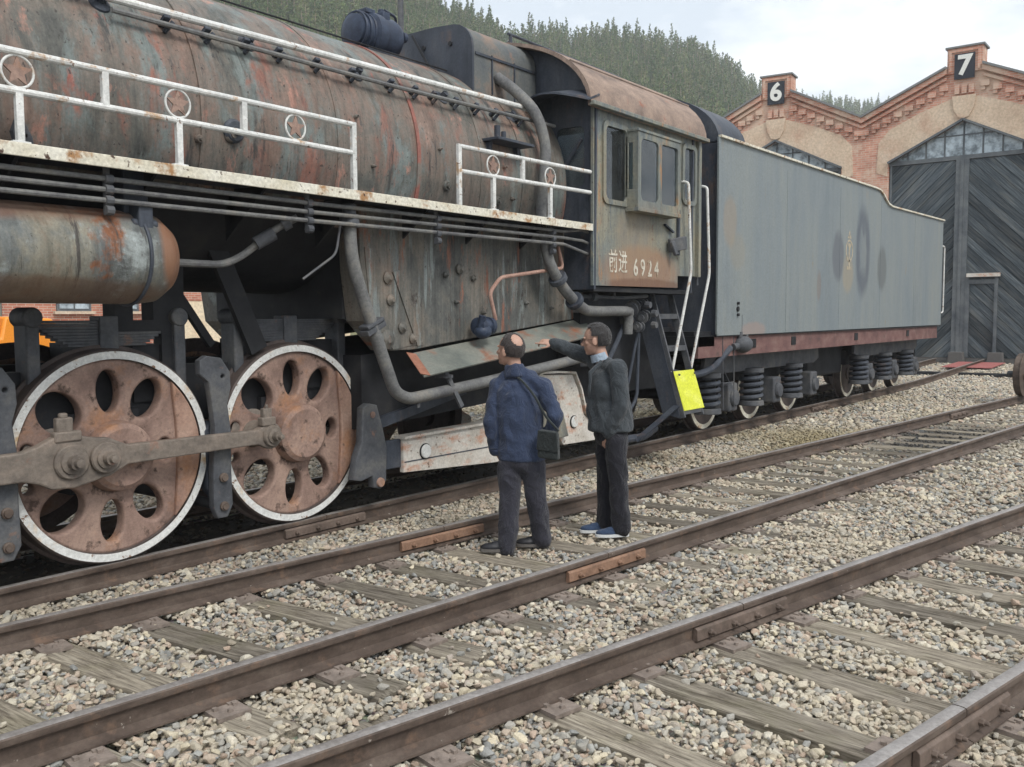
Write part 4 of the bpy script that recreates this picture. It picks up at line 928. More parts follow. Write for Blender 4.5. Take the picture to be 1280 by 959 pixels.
# lower firebox side
fbp = [(1.98, 2.64), (2.0, 2.1), (2.06, 1.68), (2.34, 1.42), (2.62, 1.42), (5.4, 1.70), (5.42, 2.64)]
for y0, y1 in ((-1.16, -.9), (1.16, .9)):
    fb = MB().xz(fbp, y0, y1).build('firebox_side', M['firebox'], loco, smooth=0, bevel=.01)
MB().box((2.02, -.9, 1.7), (5.4, .9, 2.6)).build('firebox_core', M['black'], loco)
MB().xz([(2.36, 2.10), (2.44, 2.12), (2.74, 1.47), (2.66, 1.45)], -1.18, -1.16).build('seam_strip', M['firebox'], loco, smooth=0)
MB().xz([(2.04, 2.3), (2.36, 2.26), (2.68, 1.47), (2.36, 1.43), (2.10, 1.70)], -1.168, -1.16).build('throat_plate', M['firebox'], loco, smooth=0)
def stud(x, z, y=-1.16, r=.03, h=.03, m='firebox', nm='stay_bolt'):
    MB().lathe([(-.01, r), (h*.6, r), (h, r*.6), (h*1.6, r*.35), (h*1.6, 0)], (x, y, z), (0, -1, 0), 14).build(nm, M[m], loco)
for x, z, r in ((2.30, 2.05, .055), (2.33, 1.86, .05), (2.47, 1.62, .05), (2.28, 1.52, .085), (2.60, 1.52, .045), (3.05, 2.1, .03), (3.25, 2.16, .05), (3.45, 2.08, .03), (3.2, 1.85, .022), (4.3, 1.85, .022), (4.75, 1.8, .018), (5.15, 1.9, .028), (3.6, 1.75, .02), (5.2, 2.2, .025)): stud(x, z, -1.168, r)
# sloping ash tray plate
T0 = [(2.56, -1.16, 1.385), (5.4, -1.16, 1.69), (5.2, -1.46, 1.505), (2.44, -1.46, 1.20)]
mb = MB(); nrm_ = (Vector(T0[1])-Vector(T0[0])).cross(Vector(T0[3])-Vector(T0[0])).normalized()*.014
mb.add([Vector(p) for p in T0]+[Vector(p)+nrm_ for p in T0], [(0, 1, 2, 3), (4, 7, 6, 5), (0, 4, 5, 1), (1, 5, 6, 2), (2, 6, 7, 3), (3, 7, 4, 0)])
tray = mb.build('ash_tray', weathered('tray_paint', [(.3, S(88, 93, 89)), (.5, S(118, 121, 114)), (.7, S(134, 130, 120))], 2.2, (1, 1, 1), rust=(S(136, 92, 70), .54, .12, 2.5, (1, 1, 1)), rough=(.4, .65)), loco, smooth=0)
MB().bar((2.58, -1.17, 1.39), (2.46, -1.455, 1.215), .10, .006, (1, 0, 0)).build('rusty_edge', weathered('tray_rust', [(.3, S(130, 88, 70)), (.6, S(164, 116, 96))], 6), tray, smooth=0)
# big pipe in front of the firebox
MB().tube(bent_path([(1.66, -1.40, 2.60), (1.67, -1.40, 2.18), (1.82, -1.40, 1.80), (2.14, -1.40, 1.08), (2.30, -1.40, 1.01), (3.4, -1.40, 1.10), (5.0, -1.40, 1.26)], .26, 8), .052, 14).build('injector_pipe', M['pipe'], loco)
MB().cyl((1.66, -1.40, 2.42), (1.66, -1.40, 2.52), .085, .075).cyl((1.66, -1.40, 2.52), (1.66, -1.40, 2.60), .055).build('pipe_flange', M['iron'], loco, bevel=.006)
p = Vector((1.90, -1.40, 1.62)); d = Vector((.32, 0, -.72)).normalized(); s_ = Vector((.72, 0, .32)).normalized()
MB().bar(p-s_*.11, p+s_*.11, .05, .10, d).bar(p-d*.045-s_*.10, p-d*.045+s_*.10, .03, .12, d).build('pipe_flange', M['iron'], loco, bevel=.006)
MB().bar((2.78, -1.40, 1.22), (2.92, -1.47, .90), .05, .02, (1, 0, 0)).bar((2.76, -1.3, 1.18), (2.80, -1.46, 1.18), .04, .03).build('pipe_hanger', M['iron'], loco)
MB().cyl((2.42, -1.40, .985), (2.42, -1.40, .93), .018).build('drain_cock', M['iron'], loco)
MB().tube(bent_path([(4.64, -1.34, 2.44), (4.73, -1.34, 2.22), (3.66, -1.34, 2.09), (3.49, -1.34, 1.94), (3.58, -1.34, 1.68)], .06), .019, 8).build('thin_pipe', M['pinkpipe'], loco)
MB().tube(bent_path([(1.55, -1.42, 2.44), (1.50, -1.42, 2.2), (1.2, -1.38, 2.0)], .06), .010, 6).build('thin_pipe', M['iron'], loco)
mb = MB(); mb.lathe([(-.11, .06), (-.10, .085), (-.05, .09), (-.045, .075), (.045, .075), (.05, .09), (.10, .085), (.11, .06)], (3.45, -1.30, 1.62), (1, 0, 0), 20); mb.ell((3.40, -1.33, 1.57), ((.09, 0, 0), (0, .08, 0), (0, 0, .07)), 14, 8); mb.cyl((3.36, -1.33, 1.62), (3.36, -1.36, 1.72), .035); mb.build('check_valve', M['valve'], loco)
# dome-like turbo generator and hood in front of the cab
mb = MB(); mb.lathe([(-.32, .0), (-.32, .09), (-.29, .15), (-.12, .175), (-.10, .205), (.0, .205), (.02, .18), (.10, .185), (.16, .20), (.22, .18), (.25, .10), (.25, 0)], (3.06, -.28, 4.42), (1, 0, 0), 28); tg = mb.build('turbo_generator', M['valve'], loco)
for x in (-.26, -.20, -.14): MB().tube([(3.06+x, -.28+.172*math.cos(t), 4.42+.172*math.sin(t)) for t in [2*PI*i/28 for i in range(28)]], .012, 6, True).build('cooling_fin', M['valve'], tg)
MB().box((2.85, -.42, 4.10), (3.30, -.14, 4.26)).build('mounting_foot', M['dark'], tg, bevel=.01); MB().box((2.90, -.34, 4.60), (3.02, -.22, 4.65)).box((3.10, -.36, 4.57), (3.2, -.2, 4.66)).cyl((3.15, -.28, 4.6), (3.15, -.28, 4.70), .03).cyl((3.31, -.40, 4.45), (3.36, -.40, 4.45), .05).cyl((3.31, -.22, 4.52), (3.37, -.22, 4.52), .04).build('governor', M['valve'], tg, bevel=.01)
MB().tube(bent_path([(3.2, -.28, 4.70), (3.42, -.22, 4.70), (3.52, -.1, 4.6)], .06), .014, 6).build('steam_pipe', M['valve'], tg)
hp = [(-.80, 3.8), (-.80, 4.42)]+[(-.80+.26*(1-math.cos(t)), 4.42+.26*math.sin(t)) for t in (.3, .6, .9, 1.2, 1.5)]+[(-.3, 4.70), (.3, 4.70)]+[(.80-.26*(1-math.cos(t)), 4.42+.26*math.sin(t)) for t in (1.5, 1.2, .9, .6, .3)]+[(.80, 4.42), (.80, 3.8)]
hood = MB().yz(hp, 3.93, 4.99).build('firebox_hood', M['hoodrust'], loco)
hp2 = [(y*1.008, z+(.006 if z > 4 else 0)) for y, z in hp]
MB().yz(hp2, 3.90, 3.93).build('hood_front', M['dark'], hood)
MB().cyl((3.885, -.52, 4.50), (3.91, -.52, 4.50), .024).cyl((3.885, -.15, 4.52), (3.91, -.15, 4.52), .024).build('peep_hole', M['black'], hood)
MB().tube([(3.86, -.02, 4.66), (3.87, -.30, 4.22)], .012, 6).build('hood_stay', M['black'], hood)
for x in (4.22, 4.6): MB().box((x-.008, -.812, 3.9), (x+.008, -.80, 4.40)).build('hood_rib', M['dark'], hood)
MB().box((3.95, -.815, 4.36), (4.98, -.80, 4.385)).build('hood_seam', M['dark'], hood)
# ---- cab
X0, X1, CY = 4.99, 7.45, 1.55
ol = [(X0, 2.04), (6.93, 2.055), (6.93, 2.20), (X1, 2.21), (X1, 3.93), (X0, 3.93)]
holes = [rrect(5.20, 5.68, 2.96, 3.78, .07), rrect(5.86, 6.80, 2.98, 3.76, .05), rrect(7.04, 7.36, 3.12, 3.80, .07)]
cab_w = place2d('cab_side', shape2d([ol]+[h[::-1] for h in holes], .03), (0, -CY+.015, 0), M['cab'], loco)
place2d('cab_side', shape2d([ol]+[h[::-1] for h in holes], .03), (0, CY-.015, 0), M['cab'], loco)
for h, nm in zip(holes, 'abc'):
    xs = [p[0] for p in h]; zs = [p[1] for p in h]; x0, x1, z0, z1 = min(xs), max(xs), min(zs), max(zs)
    if nm != 'b':
        fr = place2d('window_frame', shape2d([rrect(x0-.035, x1+.035, z0-.035, z1+.035, .09), rrect(x0+.02, x1-.02, z0+.02, z1-.02, .06)[::-1]], .03), (0, -CY-.008, 0), M['cab'], loco)
        MB().box((x0-.01, -CY+.008, z0-.01), (x1+.01, -CY+.014, z1+.01)).build('pane', M['glass'], fr)
    MB().box((x0-.01, CY-.02, z0-.01), (x1+.01, CY-.014, z1+.01)).build('pane', M['glass'], loco)
# projecting lookout box window
bx0, bx1, bz0, bz1, by = 5.66, 6.66, 2.92, 3.75, -1.71
bw_ = place2d('lookout_window', shape2d([[(bx0, bz0), (bx1, bz0), (bx1, bz1), (bx0, bz1)], rrect(bx0+.07, bx0+.47, bz0+.08, bz1-.07, .06)[::-1], rrect(bx0+.55, bx1-.05, bz0+.08, bz1-.07, .04)[::-1]], .035), (0, by+.0175, 0), M['cab'], loco)
mb = MB(); mb.box((bx0, by+.035, bz0), (bx0+.03, -CY, bz0+.2)).box((bx0, by+.035, bz1-.12), (bx0+.03, -CY, bz1)).box((bx0, by+.035, bz0+.2), (bx0+.03, by+.07, bz1-.12)).box((bx0, -CY-.04, bz0+.2), (bx0+.03, -CY, bz1-.12)); mb.box((bx1-.03, by+.035, bz0), (bx1, -CY, bz1))
mb.box((bx0-.01, by-.012, bz0-.045), (bx1+.01, -CY, bz0)).box((bx0-.01, by-.012, bz1), (bx1+.01, -CY, bz1+.03)); mb.build('lookout_box', M['cab'], bw_, bevel=.004)
MB().box((bx0+.005, by+.06, bz0+.2), (bx0+.011, -CY-.03, bz1-.12)).build('pane', M['glass'], bw_)
MB().box((bx0+.06, by+.014, bz0+.07), (bx0+.48, by+.020, bz1-.06)).build('pane', M['glass'], bw_)
MB().box((bx0+.54, by+.022, bz0+.07), (bx1-.04, by+.028, bz1-.06)).build('pane', M['glass'], bw_)
# cab roof
def arch(ry, h, n=28): return [(-ry*math.cos(PI*i/n), h*math.sin(PI*i/n)) for i in range(n+1)]
rp = arch(1.62, .84); mb = MB(); V = []
for x in (4.84, 7.56):
    for s_ in (0, .035):
        for y, z in rp: V.append((x, y*(1-s_/1.6), 3.93+z-s_))
m_ = len(rp); F = []
for i in range(m_-1):
    F += [(i, i+1, 2*m_+i+1, 2*m_+i), (m_+i, 3*m_+i, 3*m_+i+1, m_+i+1), (i, m_+i, m_+i+1, i+1), (2*m_+i, 2*m_+i+1, 3*m_+i+1, 3*m_+i)]
F += [(0, 2*m_, 3*m_, m_), (m_-1, 2*m_-1, 4*m_-1, 3*m_-1)]
roof = mb.add(V, F).build('cab_roof', M['roof'], loco)
MB().box((4.84, -1.66, 3.90), (7.57, -1.595, 3.945)).build('eave_gutter', M['cab'], roof, bevel=.006)
MB().box((4.84, 1.60, 3.90), (7.57, 1.66, 3.945)).build('eave_gutter', M['cab'], roof)
for zz, nm in ((.46, 'roof_seam'),):
    MB().tube([(4.84, -1.62*math.cos(math.asin(zz/.84)), 3.93+zz+.006), (7.56, -1.62*math.cos(math.asin(zz/.84)), 3.93+zz+.006)], .012, 6).build(nm, M['roof'], roof)
mb = MB().tube([(4.95, -.45, 4.86), (7.35, -.45, 4.86)], .016, 6)
for x in (5.0, 5.9, 7.2): mb.cyl((x, -.45, 4.68), (x, -.45, 4.86), .02).cyl((x-.1, -.5, 4.74), (x+.1, -.4, 4.74), .02)
mb.build('roof_vent_rail', M['dark'], roof)
# cab front wall with its window and visor
fp = [(-CY, 2.0)]+[(y*.97, 3.93+z*.97) for y, z in rp]+[(CY, 2.0)]
fr_hole = rrect(-1.42, -1.06, 3.10, 3.74, .06)
me = shape2d([fp, fr_hole[::-1], [(-p[0], p[1]) for p in fr_hole]], .03)
YZ = Matrix(((0, 0, 1, 0), (1, 0, 0, 0), (0, 1, 0, 0), (0, 0, 0, 1)))
cf = place2d('cab_front', me, (5.03, 0, 0), M['dark'], loco, YZ)
me = shape2d([fp, rrect(-.75, .75, 2.2, 4.2, .05)[::-1]], .03); place2d('cab_rear', me, (7.30, 0, 0), M['dark'], loco, YZ)
MB().box((5.028, -1.43, 3.09), (5.034, -1.05, 3.75)).build('pane', M['glass'], cf)
mb = MB(); mb.bar((5.0, -1.40, 3.60), (5.0, -1.10, 3.22), .03, .03); mb.build('glazing_bar', M['dark'], cf)
mb = MB(); V = []; nA = 10
for i in range(nA+1):
    t = i/nA; y = -1.62+.86*t; V += [(5.01, y, 4.02+.10*math.sin(PI*t)), (4.55+.25*(2*t-1)**2, y, 3.94+.07*math.sin(PI*t))]
F = [(2*i, 2*i+1, 2*i+3, 2*i+2) for i in range(nA)]; V2 = [(a, b, c+.02) for a, b, c in V]; k_ = len(V)
F2 = F+[tuple(k_+j for j in f[::-1]) for f in F]+[(2*i+1, k_+2*i+1, k_+2*i+3, 2*i+3) for i in range(nA)]+[(0, k_, k_+1, 1), (2*nA, 2*nA+1, k_+2*nA+1, k_+2*nA)]
MB().add(V+V2, F2).build('window_visor', M['dark'], cf)
MB().box((5.05, -1.52, 1.98), (7.40, 1.52, 2.03)).build('cab_floor', M['black'], loco)
MB().box((5.06, -.55, 2.05), (5.7, .55, 3.5)).build('boiler_backhead', M['black'], loco)
# cab corner trims, door step, hinge lamp
MB().box((7.40, -1.60, 2.2), (7.47, -1.50, 3.9)).build('corner_post', M['cab'], loco, bevel=.006)
MB().tube([(7.50, -1.53, 2.1), (7.50, -1.53, 3.2)], .018, 8).build('door_rod', M['iron'], loco)
MB().bar((6.62, -1.60, 2.55), (6.92, -1.66, 2.60), .05, .16, (0, 1, 0)).bar((6.62, -1.63, 2.60), (6.68, -1.66, 2.44), .04, .08).build('lamp_bracket', M['iron'], loco, bevel=.01)
MB().bar((6.55, -1.57, 2.80), (6.75, -1.58, 2.72), .03, .02).bar((6.90, -1.57, 2.45), (6.90, -1.57, 3.0), .03, .04).build('lamp_hook', M['dark'], loco)
def wtext(s, size, x, z, y, mat, parent, bold=0.0, sx=1.0, nm='number'):
    me = text2d(s, size, .004, 'LEFT', bold); me.transform(Matrix.Scale(sx, 4, (1, 0, 0))); return place2d(nm, me, (x, y, z), mat, parent, XZ, 0)
wtext('前', .27, 5.30, 2.295, -CY-.003, M['worn_white'], cab_w, .002, .72, 'lettering')
wtext('进', .27, 5.51, 2.295, -CY-.003, M['worn_white'], cab_w, .002, .72, 'lettering')
wtext('6 9 2 4', .27, 5.84, 2.255, -CY-.003, M['worn_white'], cab_w, .004, .78, 'lettering')
# ---- frames and running gear
for s_ in (-1, 1):
    MB().box((-4.4, s_*.50, .92), (6.4, s_*.60, 1.36)).build('main_frame', M['black'], loco)
MB().box((5.0, -.9, .75), (8.0, .9, 1.55)).build('drag_box', M['black'], loco)
MB().xz([(2.2, 1.38), (5.2, 1.62), (5.2, .9), (3.5, .80), (2.2, .72)], -.93, .93).build('ash_pan', M['black'], loco, smooth=0)
MB().xz([(2.15, .78), (3.55, 1.03), (3.55, .95), (2.15, .68)], -.99, -.93).build('ash_pan_flange', M['dark'], loco, smooth=0)
for x in (-1.35, .25, 1.85): MB().box((x, -.62, 1.1), (x+.32, .62, 1.52)).build('frame_stay', M['black'], loco)
MB().box((.46, -.66, 1.30), (.655, -.55, 2.1)).box((.10, -.66, 1.62), (.24, -.5, 2.1)).box((.24, -.66, 1.62), (.46, -.5, 1.70)).box((.24, -.66, 1.86), (.46, -.5, 2.1)).box((.40, -.66, 1.70), (.46, -.5, 1.86)).build('boiler_bracket', M['black'], loco)
MB().bar((.60, -.6, 1.95), (.92, -.6, 1.50), .05, .06).bar((.86, -.75, 2.3), (1.25, -.75, 1.45), .05, .16).build('brace', M['black'], loco)
R_W, WF = .735, -.79
def wheel_meshes():
    ty = MB().lathe([(0.0, .682), (0.0, .735), (.012, .748), (.10, .752), (.115, .757), (.125, .778), (.140, .780), (.15, .70), (.15, .655), (.05, .655), (.03, .682)], (0, 0, 0), (0, 1, 0), 96, True).mesh('tyre')
    ty.materials.append(M['tyre']); ty.materials.append(M['tread'])
    for p in ty.polygons: p.material_index = 0 if p.center.y < .004 else 1
    q = R_W
    H = [ellipse(-.03*q, .62*q, .145*q, .235*q, rad(3)), ellipse(.36*q, .53*q, .175*q, .235*q, rad(-32)), ellipse(.54*q, .0, .115*q, .145*q, 0), ellipse(.35*q, -.50*q, .17*q, .23*q, rad(32)), ellipse(-.03*q, -.62*q, .145*q, .235*q, rad(-5)),
         ellipse(-.50*q, -.45*q, .215*q, .25*q, rad(-50)), ellipse(-.50*q, .45*q, .215*q, .25*q, rad(50)), ellipse(-.80*q, .14*q, .085*q, .085*q), ellipse(-.80*q, -.20*q, .085*q, .085*q)]
    ce = shape2d([ellipse(0, 0, .662, .662, 0, 96)]+[h[::-1] for h in H], .115, .022, res=2); ce.transform(Matrix.Translation((0, .085, 0)) @ XZ)
    ce.polygons.foreach_set('use_smooth', [True]*len(ce.polygons)); ce.set_sharp_from_angle(angle=rad(50)); ce.materials.clear(); ce.materials.append(M['wheel'])
    hub = MB().lathe([(-.075, .0), (-.085, .20), (-.06, .235), (.06, .26), (.30, .16), (.7, .12)], (.02, 0, 0), (0, 1, 0), 48).mesh('hub'); hub.materials.append(M['wheel'])
    cwp = [(.47, z) for z in (-.46, .46)]; arc = [(.655*math.cos(t), .655*math.sin(t)) for t in np.linspace(rad(44.5), rad(-44.5), 26)]
    cw = shape2d([[(.47, -.40), (.49, -.2), (.50, 0), (.49, .2), (.47, .40)]+arc], .05, .014, res=2); cw.transform(Matrix.Translation((0, .018, 0)) @ XZ)
    # keep the counterweight clear of the small right hole
    cw.polygons.foreach_set('use_smooth', [True]*len(cw.polygons)); cw.set_sharp_from_angle(angle=rad(50)); cw.materials.clear(); cw.materials.append(weathered('orange_rust_counterweight', [(.3, S(126, 100, 90)), (.5, S(156, 126, 110)), (.7, S(170, 142, 126))], 3, rust=(S(160, 114, 80), .50, .20, 2.2, (1, 1, 1)), chips=(S(110, 86, 74), .6, .05, 12, (1, 1, 1))))
    pin = MB().lathe([(-.20, .0), (-.20, .06), (-.10, .075), (.03, .11), (.05, .20)], (-.42, 0, .035), (0, 1, 0), 28).mesh('crank_pin'); pin.materials.append(M['rod'])
    return dict(tyre=ty, wheel_centre=ce, hub=hub, counterweight=cw, crank_pin=pin)
WM = wheel_meshes()
def driver(x, far=False):
    n = empty('driving_wheel', (x, WF*(-1 if far else 1), .75)); n.parent = loco
    if far: n.rotation_euler = (0, 0, PI)
    for k, me in WM.items(): link(k, me, None, n)
for x in (-3.2, -1.6, 0.0, 1.6): driver(x); driver(x, True)
for x in (-1.6, 0, 1.6): MB().box((x-.26, -.66, .50), (x+.26, -.46, 1.06)).build('axle_box', M['black'], loco)
# coupling rods
def rod_outline(x0, x1, z, h0, h1, e0, e1):
    n = 14; o = []
    o += [(x1+e1*math.cos(t), z+e1*math.sin(t)) for t in np.linspace(-2.2, 2.2, n)]
    o += [(x1-e1*1.35, z+h1/2), (x0+e0*1.35, z+h0/2)]
    o += [(x0+e0*math.cos(t), z+e0*math.sin(t)) for t in np.linspace(PI-2.2+.0, PI+2.2, n)]
    o += [(x0+e0*1.35, z-h0/2), (x1-e1*1.35, z-h1/2)]
    return o
RZ = .785
for x0, x1, h0, h1, e0, e1, y in ((-.19, 1.18, .115, .095, .125, .095, -.955), (-3.62, -2.02, .12, .12, .12, .15, -.955)):
    place2d('coupling_rod', shape2d([rod_outline(x0, x1, RZ, h0, h1, e0, e1)], .07, .01), (0, y, 0), M['rod'], loco)
big = [(-2.02-.1, RZ-.06), (-1.8, RZ-.075), (-.72, RZ-.082), (-.62, RZ-.11), (-.54, RZ-.155), (-.40, RZ-.165), (-.27, RZ-.14), (-.19, RZ-.12), (-.12, RZ-.07), (-.09, RZ), (-.12, RZ+.07), (-.19, RZ+.12), (-.28, RZ+.135), (-.38, RZ+.16), (-.52, RZ+.155), (-.62, RZ+.11), (-.72, RZ+.082), (-1.8, RZ+.075), (-2.12, RZ+.06)]
br_ = place2d('coupling_rod', shape2d([big], .075, .012), (0, -.952, 0), M['rod'], loco)
MB().box((-.52, -1.0, RZ+.13), (-.34, -.93, RZ+.20)).box((-.50, -.99, RZ+.19), (-.39, -.935, RZ+.29)).box((-.475, -.985, RZ+.28), (-.42, -.945, RZ+.32)).build('oil_cup', M['rod'], br_, bevel=.012)
def boss(x, z, y, r, parent):
    MB().lathe([(.06, r), (-.02, r), (-.03, r*.93), (-.03, r*.72), (-.045, r*.68), (-.05, r*.42), (-.10, r*.40), (-.10, r*.26), (-.135, r*.24), (-.14, 0)], (x, y, z), (0, 1, 0), 30).build('pin_boss', M['rod'], parent)
boss(-.42, RZ, -.99, .115, br_); boss(-.19, RZ, -.995, .105, br_); boss(1.18, RZ, -.99, .085, br_)
MB().box((1.09, -1.0, RZ+.08), (1.22, -.93, RZ+.15)).box((1.11, -.99, RZ+.14), (1.19, -.94, RZ+.22)).box((1.14, -.98, RZ+.21), (1.165, -.955, RZ+.25)).build('oil_cup', M['rod'], br_, bevel=.01)
# springs, hangers and brakes
def spring(x):
    n = empty('leaf_spring', (0, 0, 0)); n.parent = loco
    for i in range(9):
        L = .56-.034*i; z = 1.70-.0205*i
        pts = [(x+L*t, -.60, z-.05*(t*t)*(L/.56)**2*0-.0) for t in (-1, -.5, 0, .5, 1)]
        MB().box((x-L, -.655, z-.0195), (x+L, -.545, z)).build('spring_leaf', M['iron'], n, bevel=.003)
    MB().box((x-.07, -.675, 1.46), (x+.07, -.53, 1.73)).build('spring_buckle', M['iron'], n, bevel=.01)
    for s_ in (-1, 1):
        MB().box((x+s_*.54-.045, -.70, 1.18), (x+s_*.54+.045, -.52, 1.70)).cyl((x+s_*.54, -.71, 1.72), (x+s_*.54, -.51, 1.72), .07, seg=14).build('spring_hanger', M['iron'], n, bevel=.012)
for x in (-1.55, .05, 1.65): spring(x)
def brake(x, top=1.40):
    n = empty('brake_hanger', (0, 0, 0)); n.parent = loco
    y0, y1 = -.895, -.825
    o = [(x-.19, top-.01), (x-.14, top+.02), (x-.02, top-.0), (x+.05, top-.10), (x+.055, top-.22), (x+.02, top-.34), (x+.045, top-.55), (x+.04, top-.85), (x+.045, top-1.12), (x+.0, top-1.20), (x-.07, top-1.20), (x-.105, top-1.12), (x-.10, top-.85), (x-.075, top-.5), (x-.10, top-.30), (x-.12, top-.16), (x-.19, top-.10)]
    place2d('hanger_arm', shape2d([o, ellipse(x-.005, top-.13, .028, .028)[::-1]], y1-y0, .012), (0, (y0+y1)/2, 0), M['iron'], n)
    stx = [(x+.0, top-1.10), (x-.09, top-.98), (x-.10, top-.55), (x-.06, top-.50), (x+.0, top-.75)]
    place2d('brake_block', shape2d([stx], .11, .012), (0, -.74, 0), M['dark'], n)
    for z in (top-1.12, top-.90): MB().lathe([(.0, .036), (-.014, .036), (-.018, .028), (-.030, .026), (-.030, 0)], (x-.03, -.90, z), (0, 1, 0), 14).build('bolt', M['rail'], n)
    MB().cyl((x-.03, -.84, top-1.12), (x-.03, .84, top-1.12), .04).build('brake_beam', M['black'], n)
for x in (-2.36, -.76, .82): brake(x)
hb = empty('brake_hanger', (0, 0, 0)); hb.parent = loco
o = [(2.20, .95), (2.29, .93), (2.36, .72), (2.40, .55), (2.39, .26), (2.33, .20), (2.26, .22), (2.24, .33), (2.10, .30), (2.02, .32), (2.06, .5), (2.12, .62), (2.14, .92)]
place2d('hanger_arm', shape2d([o], .08, .012), (0, -.98, 0), M['iron'], hb)
MB().cyl((2.32, -1.01, .25), (2.32, -1.04, .25), .045, .04, 14).cyl((2.24, -1.01, .86), (2.24, -1.03, .86), .03, .028, 12).build('bolt', M['wheel'], hb)
# guard irons and steam pipes between the wheels
MB().box((2.35, -.99, .34), (2.66, -.93, .60)).build('truck_tongue', M['dark'], loco, bevel=.01)
# ---- trailing truck
tt = empty('trailing_truck', (0, 0, 0)); tt.parent = loco
o = [(2.62, .30), (2.62, .60), (3.75, .62), (4.05, .68), (4.45, .92), (4.78, 1.07), (5.38, 1.04), (5.50, .86), (5.62, .56), (5.95, .38), (5.95, .24), (5.2, .26), (5.05, .42), (4.6, .42), (4.4, .22), (3.96, .22)]
place2d('side_frame', shape2d([o], .05, .004), (0, -1.0, 0), M['truck'], tt)
place2d('side_frame', shape2d([o], .05, .004), (0, 1.0, 0), M['truck'], tt)
fl = [(2.60, .605), (3.75, .625), (4.05, .69), (4.45, .93), (4.76, 1.085), (5.05, 1.08), (5.40, 1.055), (5.53, .86), (5.64, .57), (5.97, .39)]
mb = MB()
for i, (a, b) in enumerate(zip(fl[:-1], fl[1:])): mb.bar((a[0], -.99, a[1]+.012), (b[0], -.99, b[1]+.012), .14, .024, (0, 1, 0))
mb.build('top_flange', M['truck'], tt)
MB().box((2.625, -1.03, .385), (4.3, -1.026, .395)).build('weld_line', M['dark'], tt)
for x, z in ((2.90, .46), (5.40, .50)):
    MB().lathe([(.0, .066), (-.02, .066), (-.026, .058), (-.026, 0)], (x, -1.026, z), (0, 1, 0), 24).build('round_cover', M['white'], tt)
    MB().lathe([(.0, .074), (-.012, .074), (-.012, .05)], (x, -1.026, z), (0, 1, 0), 24).build('cover_ring', M['black'], tt)
MB().lathe([(0, .40), (0, .49), (.012, .5), (.12, .505), (.13, .53), (.145, .53), (.145, .40), (.08, .38), (.05, .12), (-.05, .11), (-.06, 0)], (4.85, -.79, .5), (0, 1, 0), 56).build('trailing_wheel', M['tread'], tt)
MB().lathe([(0, .40), (0, .49), (.012, .5), (.12, .505), (.13, .53), (.145, .53), (.145, .40), (.08, .38), (.05, .12), (-.05, .11), (-.06, 0)], (4.85, .79, .5), (0, -1, 0), 56).build('trailing_wheel', M['tread'], tt)
MB().xz([(4.55, .34), (5.2, .36), (5.1, .62), (4.95, .72), (4.7, .66)], -1.10, -1.03).build('axle_box_cover', M['tank'], tt, bevel=.012)
# ---- under the cab: injector, pipes, step plates
mb = MB()
for p, r in (((6.25, -1.30, 1.80), .10), ((6.42, -1.36, 1.70), .085), ((6.30, -1.36, 1.58), .07), ((6.50, -1.30, 1.86), .07), ((6.12, -1.30, 1.66), .08)): mb.lathe([(-r*1.2, 0), (-r*1.2, r*.45), (-r*.8, r*.45), (-r*.8, r*.9), (-r*.5, r*.9), (-r*.5, r*.6), (r*.5, r*.6), (r*.5, r*.9), (r*.8, r*.9), (r*.8, r*.45), (r*1.2, r*.45), (r*1.2, 0)], p, (1, -.5+r*8, r*9-.6), 16)
for p in ((6.46, -1.46, 1.74), (6.46, -1.46, 1.60), (6.34, -1.44, 1.84)): mb.cyl(p, (p[0], p[1]-.06, p[2]), .045, .04, 8)
inj = mb.build('injector', M['iron'], loco)
MB().tube(bent_path([(5.05, -1.30, 1.93), (5.9, -1.36, 1.92), (6.5, -1.36, 1.95)], .1), .022, 8).cyl((5.3, -1.33, 1.925), (5.38, -1.33, 1.925), .05).cyl((5.75, -1.35, 1.92), (5.75, -1.35, 2.02), .02).build('injector_pipe', M['iron'], loco)
MB().tube(bent_path([(6.06, -1.3, 1.6), (5.85, -1.3, 1.35), (5.7, -1.25, 1.1)], .1), .03, 8).tube([(6.4, -1.3, 1.55), (6.25, -1.25, .9)], .02, 8).tube([(5.6, -1.1, .85), (6.1, -1.28, .86)], .02, 8).tube(bent_path([(6.5, -1.25, 1.5), (6.46, -1.25, .7), (6.3, -1.2, .5)], .1), .022, 8).build('drain_pipe', M['dark'], loco)
MB().box((5.2, -1.25, 1.15), (6.1, -.8, 1.75)).build('valve_box', M['black'], loco)
MB().tube(bent_path([(5.9, -1.18, .22), (6.7, -1.22, .20), (7.1, -1.15, .26)], .15), .05, 10).build('hose', M['dark'], loco)
# ladder
lad = empty('cab_ladder', (0, 0, 0)); lad.parent = loco
LT, LB = (-1.27, 1.98), (-1.72, .46)
for x in (6.76, 7.26):
    a, b = Vector((x, LT[0], LT[1])), Vector((x, LB[0], LB[1]))
    MB().bar(a, b, .03, .085, (1, 0, 0)).build('stringer', M['iron'], lad, bevel=.003)
MB().yz([(-1.27, 1.98), (-1.02, 1.98), (-1.46, .50), (-1.70, .46)], 6.735, 6.743).build('side_plate', M['dark'], lad)
for i, z in enumerate((1.72, 1.32, .95, .55)):
    t = (LT[1]-z)/(LT[1]-LB[1]); y = LT[0]+(LB[0]-LT[0])*t
    MB().box((6.77, y-.03, z-.02), (7.25, y+.16, z+.015)).box((6.77, y-.045, z-.05), (7.25, y-.03, z+.015)).build('step', M['iron'], lad, bevel=.003)
MB().bar((6.75, -1.66, .62), (6.45, -1.25, .18), .07, .02, (0, 1, 0)).build('ladder_strut', M['dark'], lad)
